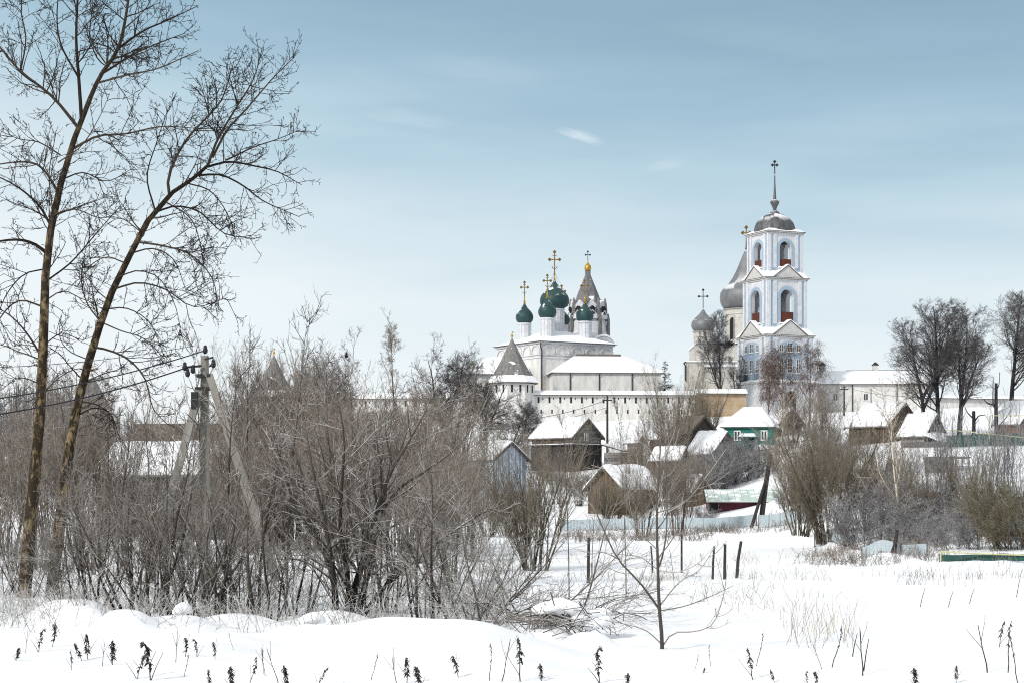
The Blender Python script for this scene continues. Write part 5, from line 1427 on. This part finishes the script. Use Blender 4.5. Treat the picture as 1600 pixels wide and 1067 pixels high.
TH = 'bushes of the dense thicket'
def row(proto, n, p0, p1, Y0, Y1, h0, h1, label, group, cat='bush', wide=1.0):
    for i in range(n):
        px = p0 + (p1 - p0) * (i + random.uniform(.15, .85)) / n
        Y = random.uniform(Y0, Y1); h = random.uniform(h0, h1)
        place(proto if not isinstance(proto, (list, tuple)) else random.choice(proto), px, Y, h, None, label, cat, group, wide=h * wide * random.uniform(.9, 1.15))
LA = 'tall bare bush in the dense thicket between the concrete pole and the pale blue house'
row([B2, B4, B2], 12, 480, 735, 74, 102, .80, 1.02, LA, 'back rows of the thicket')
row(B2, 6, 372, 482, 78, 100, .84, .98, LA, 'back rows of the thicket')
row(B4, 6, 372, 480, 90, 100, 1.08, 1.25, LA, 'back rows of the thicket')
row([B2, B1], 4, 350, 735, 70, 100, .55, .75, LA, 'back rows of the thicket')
row([B2, B1], 3, 640, 760, 50, 80, .50, .66, LA, 'back rows of the thicket')
row(B5, 4, 400, 760, 42, 62, .6, .85, 'bare grey-brown bush in the middle of the thicket around the alder', 'middle of the thicket')
row([B5, B3], 8, 235, 780, 32.5, 37, .45, .68, 'low wiry frosted bush at the thicket\'s front edge behind the snow bank', 'front edge of the thicket')
LB = 'bare bush under the two tall scaly-trunked trees at the edge of the thicket'
row([B4, B2], 7, -30, 200, 60, 95, .66, .95, LB, 'bushes under the two tall trees')
row([B4, B1], 3, 200, 345, 60, 90, .5, .66, LB, 'bushes under the two tall trees')
row(B5, 5, -30, 340, 46, 60, .5, .68, LB, 'bushes under the two tall trees')
row([B3, B1], 7, -30, 330, 36, 44, .38, .55, 'low frosted bush before the two tall trees by the rounded snow lumps', 'low bushes by the snow lumps')
row(AR, 4, 700, 860, 31, 36, .5, .75, 'bush with long low arching stems at the snow bank\'s end', 'arching bushes')
place(AR, 880, 33, .7, .6, 'bush whose bent stems arch over the brush pile', 'bush')
place(WI, 838, 62, .72, 0, 'vase-shaped dark willow bush standing alone before the ochre timber house', 'bush')
place(WI, 1296, 86, .92, 1, 'huge brown willow bush behind the short blue fence panels', 'bush', wide=1.05)
place(WI, 1352, 92, .8, 2.2, 'smaller brown willow bush between the huge one and the thin birch', 'bush')
place(WI, 1250, 100, .72, 3.2, 'brown willow bush just right of the leaning black pole', 'bush')
place(WI, 1056, 182, 1.5, 0, 'large bare bush rising in front of the fortress wall, left of the ochre stretch', 'bush', wide=1.15)
place(B2, 1030, 168, 1.0, 1, 'bare bush just left of the dark snowless barn', 'bush')
place(WI, 1108, 215, .98, 1, 'brown bush at the foot of the ochre fortress wall', 'bush')
place(WI, 1085, 212, .85, 2, 'brownish bush beneath the cathedral\'s pale apse wall', 'bush')
for i, px in enumerate((1088, 1106, 1124, 1142, 1160, 1184)):
    place(GR, px, 157 + i, 1.45, None, 'grey frosted shrub on the bank above the mint roof', 'shrub', 'grey shrubs above the mint roof', wide=1.5)
for i, (px, Y, h) in enumerate(((1412, 80, .8), (1446, 77, .55), (1470, 84, .85), (1490, 74, .5), (1512, 82, .8), (1540, 73, .55), (1562, 84, .7), (1590, 72, .6), (1606, 80, .8))):
    place(GR, px, Y, h, None, 'grey dusky shrub in the bank of scrub behind the low green fence', 'shrub', 'scrub behind the low green fence', wide=h * random.uniform(1.0, 1.5))
for px, Y, h in ((1430, 82, .5), (1500, 86, .5), (1535, 79, .42), (1578, 78, .45)):
    place(random.choice((WI, B3)), px, Y, h, None, 'brown twiggy bush among the grey scrub behind the low green fence', 'bush', 'brown bushes in the scrub')
for i, (px, Y) in enumerate(((1375, 86), (1425, 90), (1350, 80))):
    place(GR, px, Y, random.uniform(1.0, 1.25), None, 'brown-grey shrub around the foot of the thin birch', 'shrub', 'scrub by the thin birch', wide=1.1)
place(MO, 1598, 72, .85, 0, 'yellowish mossy bush on the snowy slope\'s edge above the dusky scrub', 'bush', wide=1.2)
place(MO, 1572, 71, .6, 1, 'smaller yellowish bush touching the mossy one', 'bush')
for i in range(15):
    place(SH, 1455 + i * 11 + random.uniform(-6, 6), random.uniform(86, 118), random.uniform(.8, 1.15), None, 'clump of thin upright shoots on the snowy slope below the small house', 'shoots', 'thin shoots on the slope')
for px, Y, h in ((1370, 108, .55), (1395, 110, .5), (1416, 106, .55), (1340, 112, .6), (1310, 150, .9), (1285, 165, 1.0), (1265, 190, .9)):
    place(random.choice((B2, GR)), px, Y, h * .85, None, 'bare brown bush on the hillside between the green and the brown house', 'bush', 'bushes on the hillside', wide=h)
for px, Y, h in ((870, 160, .55), (905, 158, .5), (1045, 146, .75), (1075, 140, .7), (1000, 172, .6), (980, 176, .6), (835, 168, .7), (800, 176, .8)):
    place(random.choice((B2, WI)), px, Y, h, None, 'bare bush between the village houses below the fortress wall', 'bush', 'bushes among the village houses')
place(WI, 958, 141, .62, 1, 'brown twiggy bush close in front of the ochre timber house', 'bush', wide=.8)
place(MO, 990, 140, .9, 2, 'low yellowish bush at the ochre timber house\'s corner', 'bush')
for px, h in ((1005, .75), (1060, .8), (1240, .6)):
    place(B2, px, 124, h, None, 'pale bare bush leaning over the long blue fence', 'bush', 'bushes by the blue fence')
for px in (1104, 1228, 1248):
    place(GR, px, 136, .55, None, 'low frosted shrub between the maroon shed and the blue fence', 'shrub', 'shrubs before the maroon shed')
for i, (px, Y) in enumerate(((1255, 140), (1275, 150), (1300, 160), (1290, 175), (1240, 180), (1270, 128), (1310, 130))):
    h = random.uniform(.55, .85)
    place(random.choice((B2, WI, GR)), px, Y, h, None, 'bare brown bush on the hillside between the green and the brown house', 'bush', 'bushes on the hillside', wide=h * 1.25)
for i, (px, Y) in enumerate(((1010, 160), (895, 172), (930, 175), (860, 182), (820, 160), (1070, 156))):
    h = random.uniform(.4, .65)
    place(random.choice((B2, WI, GR)), px, Y, h, None, 'bare bush between the village houses below the fortress wall', 'bush', 'bushes among the village houses', wide=h * 1.3)
for px, Y, h in ((762, 128, .62), (790, 132, .55), (815, 126, .6)):
    place(WI, px, Y, h, None, 'brown twiggy bush in front of the pale blue house', 'bush', 'bushes before the pale blue house', wide=h * 1.3)
# trees
place(LT, 1466, 170, 1.0, 0, 'tallest dark lime tree of the row above the small house', 'tree')
place(LT2, 1445, 175, .92, 2.0, 'dark lime tree with a twin trunk just left of the tallest one', 'tree')
place(LT2, 1499, 168, .98, 4.1, 'dark lime tree with a bare leaning right limb, between the tallest one and the stump', 'tree')
place(LT, 1580, 210, 1.14, 2.4, 'dark lime tree above the red brick house at the frame edge', 'tree')
place(LT2, 1632, 205, 1.1, 1.4, 'dark lime tree half out of the frame beyond the brick house', 'tree')
place(LT2, 1127, 262, 1.2, .8, 'dark tree holding a nest before the cathedral', 'tree', wide=.85)
place(LT2, 1150, 268, .70, 2.9, 'smaller dark tree hard against the bell tower\'s left side', 'tree', wide=.5)
place(BI, 622, 200, 1.28, 0, 'slender birch rising above the thicket left of the dark gnarled tree', 'tree')
place(OR, 700, 214, 1.42, 0, 'dark gnarled spreading tree left of the octagonal tower', 'tree')
place(OR, 752, 210, 1.12, 2.5, 'lower dark gnarled tree hard by the octagonal tower\'s foot', 'tree')
place(OR, 800, 196, .85, 1.4, 'small dark tree above the grey gabled house\'s left eave', 'tree')
place(OR, 548, 152, 1.55, 4.0, 'dark rounded treetop with a perched bird above the thicket', 'tree', wide=1.3)
place(OR, 472, 190, 1.32, 1.0, 'dark treetop just right of the tent roofed tower in the thicket', 'tree')
place(WE, 1228, 196, .98, 0, 'weeping birch with hanging reddish twigs in front of the gate arch', 'tree', wide=1.05)
place(WE, 1200, 200, .92, 2.0, 'weeping birch before the bell tower\'s left corner', 'tree', wide=.9)
place(WE, 1262, 202, .95, 3.3, 'weeping birch before the bell tower\'s right corner', 'tree', wide=.9)
place(PB, 1404, 82, 1.0, 0, 'thin pale-stemmed birch above the grey scrub', 'tree')
place(PB, 1222, 150, 1.05, 2, 'crooked pale birch right of the green house', 'tree', wide=.9)
for px, Y, h, lab in ((449, 44, 1.10, 'tallest thin sapling poking above the thicket by the tent roofed tower'), (388, 46, 1.02, 'thin sapling above the thicket between the pole and the tent roofed tower'),
                      (522, 50, 1.02, 'thin sapling above the thicket below the perched bird'), (570, 52, .98, 'thin straight sapling left of the birch'),
                      (318, 50, 1.08, 'sapling growing right behind the concrete pole')):
    place(SA, px, Y, h, None, lab, 'sapling', wide=.8)
for i in range(12):
    place(SA, -10 + i * 27 + random.uniform(-8, 8), random.uniform(46, 70), random.uniform(.75, 1.0), None, 'thin upright sapling among the two tall scaly-trunked trees', 'sapling', 'saplings among the tall trees')
for px, Y, h in ((889, 40, .72), (978, 42, .80), (925, 58, .62)):
    place(SA, px, Y, h * .9, None, 'very thin leafless shoot between the dark willow bush and the young tree', 'sapling', 'thin shoots before the village', wide=.35)

DT = [([(1558, 700), (1557, 650), (1558, 598)], 3.6, 2.4), ([(1558, 640), (1552, 630), (1550, 590)], 1.4, .5), ([(1558, 632), (1546, 630), (1540, 624)], 1.8, .8), ([(1558, 668), (1570, 655), (1580, 640)], 1.2, .4), ([(1557, 610), (1563, 600), (1566, 580)], 1.0, .4)]
FEW = [dict(density=.9, t0=.2, t1=.98, ang=(50, 14), ln=(.35, .1), taper=.4, k=5, up=.1, jit=.12, rr=.5, rmin=.012, lmin=.3, lmax=1.2, rmax=.03), dict(density=1.8, t0=.2, t1=1, ang=(45, 12), ln=(.4, .1), taper=.3, k=4, up=.05, jit=.12, rr=.7, rmin=.010, lmin=.2, lmax=.6)]
traced('dead_tree', 152, DT, 'lime_bark', 'dead trunk with broken limbs beside the tall yellow gas pipe frame', 'tree', 61, FEW, 1558)
DT2 = [([(1521, 703), (1521, 670), (1520, 642)], 3.2, 2.6), ([(1521, 660), (1528, 650), (1538, 648)], 1.4, .6), ([(1521, 655), (1512, 645), (1508, 636)], 1.4, .6)]
traced('dead_tree', 158, DT2, 'lime_bark', 'short dark trunk with a broken top between two lime trees', 'tree', 62, FEW, 1521)

for px, Y, h, lab in ((352, 35.5, .78, 'dark sapling growing close in front of the concrete pole'), (262, 35, .62, 'dark sapling in front of the concrete pole\'s left strut'), (405, 36, .66, 'dark sapling in front of the concrete pole\'s right strut')):
    place(SA, px, Y, h, None, lab, 'sapling', wide=1.0)
for px, Y, h in ((246, 35, .55), (292, 34.5, .45), (372, 35, .5), (418, 34, .5)):
    place(B5, px, Y, h, None, 'bare frosted bush close round the feet of the concrete pole', 'bush', 'bushes at the concrete pole\'s feet', wide=h * 1.1)
# spruce beyond the wall, nest
def spruce():
    rng = np.random.RandomState(5)
    P = np.zeros((1, 8, 3)); P[0, :, 2] = np.linspace(-1, 4.2, 8); Rr = np.linspace(.1, .02, 8)[None]
    A, AR = spawn(rng, P, Rr, 70, .1, .97, (85, 8), (.26, .03), .85, 5, -.02, .05, .5, .02)
    B, BR = spawn(rng, A, AR, 12, .1, 1, (45, 10), (.4, .1), .3, 3, -.05, .1, .8, .016)
    o = plant('spruce_tree', [(P, Rr, 6)], [(A, AR, 3), (B, BR, 3)], 'spruce_bark', ('trunk', 'crown'), label='little dark spruce peeping over the fortress wall', cat='tree')
    o.location = at(1039, 612, 262)
spruce()
def bird_nest():
    rng = np.random.RandomState(2); n = 160
    c = rng.randn(n, 3) * (.42, .35, .16); d = rng.randn(n, 3) * (1, 1, .3); d /= np.linalg.norm(d, axis=1, keepdims=True)
    P = np.stack([c - d * .4, c + rng.randn(n, 3) * .06, c + d * .4], 1); Rr = np.full((n, 3), .03)
    me = branch_mesh('bird_nest', [(P, Rr, 3)]); me.materials.append(MATS['nest'])
    o = bpy.data.objects.new('bird_nest', me); COL.objects.link(o); o.location = at(1138, 538, 261); tag(o, 'dark bird nest of twigs in the tree before the cathedral', 'nest')
bird_nest()

# --- undergrowth, grass (nobody could count it)
def stalks(name, n, region, h, r, material, label, cat, seed, lean=.35, k=4, twig=0, clump=0):
    rng = np.random.RandomState(seed)
    u = rng.uniform(region[0], region[1], n); Y = rng.uniform(region[2] ** .5, region[3] ** .5, n) ** 2
    if clump:
        cu = rng.uniform(region[0], region[1], clump); cy = rng.uniform(region[2], region[3], clump); j = rng.randint(0, clump, n)
        Y = cy[j] + rng.randn(n) * .3; u = cu[j] + rng.randn(n) * .35 * F / Y
    X = (u - 800) * Y / F; Z = terrain(X, Y)
    P = np.empty((n, k, 3)); P[:, 0] = np.stack([X, Y, Z - .05], 1)
    d = rng.randn(n, 3) * lean; d[:, 2] = 1; d /= np.linalg.norm(d, axis=1, keepdims=True)
    L_ = (h * rng.uniform(.4, 1.2, n) / (k - 1))[:, None]
    for i in range(1, k):
        P[:, i] = P[:, i - 1] + d * L_; d += rng.randn(n, 3) * .18; d[:, 2] -= .05; d /= np.linalg.norm(d, axis=1, keepdims=True)
    Rr = np.tile(np.linspace(r, r * .55, k), (n, 1))
    g = [(P, Rr, 3)]
    if twig:
        A, A2 = spawn(rng, P, Rr, twig, .2, 1, (45, 15), (.4, .15), .3, 3, .02, .15, .7, r * .55); g.append((A, A2, 3))
    me = branch_mesh(name, g, seed); me.materials.append(MATS[material])
    o = bpy.data.objects.new(name, me); COL.objects.link(o); return tag(o, label, cat, kind='stuff')
stalks('undergrowth', 1500, (-40, 800, 30.5, 46), .62, .0055, 'frosted_stalk', 'frosted twiggy undergrowth at the foot of the thicket', 'undergrowth', 1, .5, 5, 6)
stalks('undergrowth', 650, (-40, 800, 46, 95), .9, .009, 'frosted_stalk', 'frosted scrub deep inside the thicket', 'undergrowth', 2, .4, 4, 5)
stalks('brush', 750, (1260, 1480, 64, 84), .5, .008, 'far_bush_bark', 'brushwood round the short fence panels', 'brush', 13, .4, 4, 5, clump=60)
stalks('brush', 1300, (870, 1300, 108, 134), .6, .012, 'far_bush_bark', 'brushwood along the far fences', 'brush', 3, .45, 4, 4, clump=120)
stalks('dry_grass', 75, (1225, 1335, 27.5, 33), .62, .0040, 'dry_grass', 'sparse dry grass stalks standing in the snow right of the young tree', 'grass', 4, .22, 4)
stalks('dry_grass', 170, (1370, 1600, 48, 60), .42, .006, 'far_bush_bark', 'dry grass along the low green fence', 'grass', 5, .2, 4, clump=26)
stalks('dry_grass', 330, (880, 1290, 44, 78), .40, .006, 'dry_grass', 'dry grass tufts in the field before the long blue fence', 'grass', 6, .4, 4, 1, clump=40)
stalks('dry_grass', 90, (1100, 1280, 34, 44), .40, .0045, 'dry_grass', 'thin dry grass in the snow beside the young tree', 'grass', 7, .5, 4, 1, clump=12)

# far wood on the left horizon, one dark mass
def far_wood():
    rng = np.random.RandomState(8); n = 300
    u = rng.uniform(-300, 235, n); Y = rng.uniform(185, 250, n); X = (u - 800) * Y / F; Z = terrain(X, Y)
    h = rng.uniform(5, 11.5, n) * np.interp(u, [-300, 120, 235], [1.15, 1.0, .45])
    P = np.empty((n, 5, 3)); P[:, 0] = np.stack([X, Y, Z - .5], 1)
    for i in range(1, 5): P[:, i] = P[:, i - 1] + np.stack([rng.randn(n) * .1, rng.randn(n) * .1, h / 4], 1)
    Rr = np.tile(np.linspace(.14, .03, 5), (n, 1))
    A, A2 = spawn(rng, P, Rr, 16, .15, 1, (42, 10), (.3, .1), .5, 5, .06, .1, .5, .03)
    B, B2_ = spawn(rng, A, A2, 8, .15, 1, (42, 12), (.4, .12), .4, 4, .04, .12, .6, .022)
    me = branch_mesh('distant_wood', [(P, Rr, 4), (A, A2, 3), (B, B2_, 3)]); me.materials.append(MATS['dusky_bark'])
    o = bpy.data.objects.new('distant_wood', me); COL.objects.link(o); tag(o, 'distant bare wood on the horizon behind the two tall trees', 'wood', kind='stuff')
far_wood()

# --- dried weeds in the near snow
def leaf_cluster(rng, P, n, size, m):
    k = len(P); V = []; Q = []
    for i in range(n):
        t = rng.uniform(.42, 1.0) * (k - 1); a = int(min(t, k - 2)); p = P[a] + (P[a + 1] - P[a]) * (t - a)
        az = rng.rand() * 6.283; dn = rng.uniform(-1.1, -.1)
        d = np.array([math.cos(az) * math.cos(dn), math.sin(az) * math.cos(dn), math.sin(dn)])
        s = np.cross(d, [0, 0, 1]); s /= np.linalg.norm(s) + 1e-9; up = np.cross(s, d)
        L_ = size * rng.uniform(.5, 1.3); w = L_ * rng.uniform(.16, .3); c = -L_ * .25
        b = len(V) * 1
        pts = [p, p + d * L_ * .4 + s * w + up * w * .5, p + d * L_ + np.array([0, 0, c]), p + d * L_ * .4 - s * w + up * w * .5]
        V += pts; Q.append([b, b + 1, b + 2, b + 3])
        V += [pts[0] - up * .004, pts[1] - up * .006, pts[2] - up * .004, pts[3] - up * .006]; Q.append([b + 7, b + 6, b + 5, b + 4])
        Q += [[b, b + 4, b + 5, b + 1], [b + 1, b + 5, b + 6, b + 2], [b + 2, b + 6, b + 7, b + 3], [b + 3, b + 7, b + 4, b]]
    me = raw_mesh('dry_leaves', np.array(V), np.array(Q), {'rad': np.full(len(V), .012), 'rnd': np.repeat(rng.rand(len(V) // 8), 8)}, smooth=False)
    me.materials.append(MATS[m]); return me
def weed_proto(seed, h, bend, leaves, size, nst=1):
    rng = np.random.RandomState(seed)
    root = empty('dried_weed', (0, 0, 0))
    k = 8; P = np.empty((1, k, 3)); P[0, 0] = (0, 0, -.08); d = np.array([rng.randn() * .12, rng.randn() * .12, 1.0])
    for i in range(1, k):
        P[0, i] = P[0, i - 1] + d / np.linalg.norm(d) * h / (k - 1); d += rng.randn(3) * .06; d[0] += bend / k * (i / k) * 2; d[2] -= abs(bend) / k * (i / k) * 1.3
    Rr = np.linspace(.0065, .003, k)[None]
    g = [(P, Rr, 5)]
    if nst > 1:
        A, A2 = spawn(rng, P, Rr, nst, .1, .7, (28, 8), (.5, .15), .3, 5, .02, .06, .8, .003); g.append((A, A2, 4))
    me = branch_mesh('stalk', g, seed); me.materials.append(MATS['weed_bark'])
    o = bpy.data.objects.new('stalk', me); COL.objects.link(o); o.parent = root
    if leaves:
        o = bpy.data.objects.new('dry_leaves', leaf_cluster(rng, P[0], leaves, size, 'weed_bark')); COL.objects.link(o); o.parent = root
    return root
WD = [weed_proto(41, .42, .2, 40, .05, 2), weed_proto(42, .48, .55, 44, .045, 2), weed_proto(43, .40, -.5, 40, .045, 3), weed_proto(44, .55, .3, 0, .04, 3), weed_proto(45, .62, .5, 10, .035), weed_proto(46, .36, .1, 44, .06, 2), weed_proto(47, .5, -.5, 22, .05, 2)]
LW1 = 'dried dark weed with curled leaves in the snow before the rounded snow lumps'
LW2 = 'dried dark weed with curled leaves sticking out of the long snow bank'
LW3 = 'dried dark weed in the open snow between the young tree and the frame\'s lower edge'
def weed(i, px, py, hpx, label, group, flip=0):
    # nearest ground point that shows at that row
    Yc = np.linspace(20.5, 34, 400); z = terrain((px - 800) * Yc / F, Yc); row_ = HZ - z * F / Yc
    j = int(np.argmin(np.abs(row_ - py))); Y = float(Yc[j])
    hs = [.42, .48, .40, .55, .62, .36, .5][i]
    s = 1.1 * hpx * Y / F / (hs * .92)
    s *= random.uniform(.8, 1.25)
    o = place(WD[i], px, Y, s, random.uniform(-.6, .6) + (math.pi if flip else 0), label, 'weed', group, wide=s * random.uniform(.85, 1.2))
    o.rotation_euler[0] = random.uniform(-.28, .28); o.rotation_euler[1] = random.uniform(-.28, .28)
    return o
for i, px, py, hp, fl in ((5, 24, 1032, 26, 0), (3, 40, 1020, 36, 0), (1, 60, 1018, 38, 0), (2, 82, 1010, 34, 0), (0, 128, 1032, 30, 0), (6, 112, 1046, 28, 0), (0, 137, 1030, 42, 1), (3, 160, 1040, 46, 0), (5, 175, 1038, 40, 0),
                          (1, 214, 1060, 42, 0), (1, 236, 1062, 66, 1), (3, 275, 1034, 38, 0), (2, 290, 1025, 30, 0), (1, 308, 1026, 30, 1), (2, 336, 1030, 34, 0), (4, 365, 1015, 24, 0), (0, 328, 1072, 30, 0), (5, 360, 1075, 42, 0), (6, 390, 1066, 46, 0), (3, 415, 1055, 44, 0), (4, 288, 1056, 36, 1)):
    weed(i, px, py, hp, LW1, 'weeds before the snow lumps', fl)
for i, px, py, hp, fl in ((5, 448, 1076, 40, 0), (3, 437, 1070, 55, 0), (4, 412, 1052, 46, 0), (4, 580, 1062, 52, 1), (3, 621, 1074, 62, 0), (0, 636, 1066, 40, 0), (5, 660, 1072, 38, 1), (2, 716, 1058, 46, 0), (4, 765, 1062, 60, 1), (3, 786, 1064, 66, 0), (6, 815, 1064, 66, 0), (5, 846, 1064, 30, 0), (1, 497, 1072, 30, 0)):
    weed(i, px, py, hp, LW2, 'weeds on the snow bank', fl)
for i, px, py, hp, fl in ((1, 936, 1066, 46, 0), (5, 978, 1078, 24, 0), (5, 1098, 1052, 12, 0), (6, 1178, 1062, 60, 0), (4, 1182, 1040, 50, 1), (3, 1285, 1045, 50, 0), (4, 1300, 1042, 60, 1), (0, 1210, 1066, 20, 0), (1, 1262, 1070, 26, 0), (2, 1276, 1070, 28, 0), (5, 1430, 1072, 32, 0), (0, 1494, 1066, 34, 1), (4, 1575, 1050, 70, 0), (4, 1590, 1066, 80, 1), (3, 1545, 1050, 66, 0), (3, 1350, 1055, 60, 0), (4, 1110, 1040, 40, 0), (6, 1560, 1010, 46, 1), (3, 1085, 1048, 34, 1)):
    weed(i, px, py, hp, LW3, 'weeds in the open snow', fl)
# rows of thin dead stalks far out in the field
for px, py, hp in ((1436, 948, 32), (1480, 948, 26), (1513, 946, 24), (1587, 936, 42), (1348, 1060, 50), (1330, 1042, 36)):
    Y = 1.95 * F / (py - HZ); k = Y / F
    b = MB(); b.tube([(0, 0, -.1), (5 * k, 0, hp * .5 * k), (10 * k, .02, hp * k)], [.008, .006, .004], 5)
    o = b.build('dead_stalk', MATS['weed_bark']); o.location = spot(px, Y)
    tag(o, 'single slanting dead stalk in the smooth open snow near the right edge', 'stalk', 'slanting dead stalks')
# brush pile with snow on it
def brush_pile():
    rng = np.random.RandomState(6); n = 190; Y = 29.5
    O = spot(875, Y); root = empty('brush_pile', O, 0, 'pile of dark brushwood under pillows of snow left of the young tree', 'brush pile')
    c = np.stack([rng.randn(n) * .42, rng.randn(n) * .35, np.abs(rng.randn(n)) * .12], 1); d = rng.randn(n, 3) * (1, .8, .45); d /= np.linalg.norm(d, axis=1, keepdims=True)
    l = rng.uniform(.12, .42, (n, 1)); P = np.stack([c - d * l, c + rng.randn(n, 3) * .05 + (0, 0, .05), c + d * l], 1); Rr = np.full((n, 3), .005) * rng.uniform(.6, 1.9, (n, 1))
    me = branch_mesh('brushwood', [(P, Rr, 4)]); me.materials.append(MATS['bush_bark']); o = bpy.data.objects.new('brushwood', me); COL.objects.link(o); o.parent = root
    for x, y, z, a, h in ((.12, .05, .24, .28, .12), (.42, 0, .12, .30, .15), (-.26, .1, .22, .18, .09), (-.05, -.25, .2, .14, .06), (.62, -.2, .04, .22, .1)):
        b = MB(); b.lathe([(a * .75, z - .03), (a, z + h * .25), (a * .93, z + h * .6), (a * .66, z + h * .92), (a * .25, z + h * 1.05)], 16, (x, y))
        b.v = [(p[0] + .06 * math.sin(9 * p[1] + p[2] * 7), p[1], p[2] + .05 * math.sin(7 * p[0] + 2) + .03 * math.sin(13 * p[1])) for p in b.v]
        b.build('snow_pillow', MATS['snow'], root, True)
brush_pile()
for px, Y, w, h, lab in ((487, 31.5, .42, .14, 'snow cushion lying on a low branch behind the snow bank'), (285, 32.0, .30, .16, 'small round snow cushion among the twigs below the concrete pole')):
    O = spot(px, Y, .12)
    b = MB(); b.lathe([(w * .5, 0), (w * .56, h * .3), (w * .5, h * .65), (w * .32, h * .95), (w * .1, h * 1.03)], 16)
    b.v = [(x, y * .8, z + .03 * math.sin(11 * x + 1)) for x, y, z in b.v]
    o = b.build('snow_cushion', MATS['snow'], None, True); o.location = O; tag(o, lab, 'snow cushion')
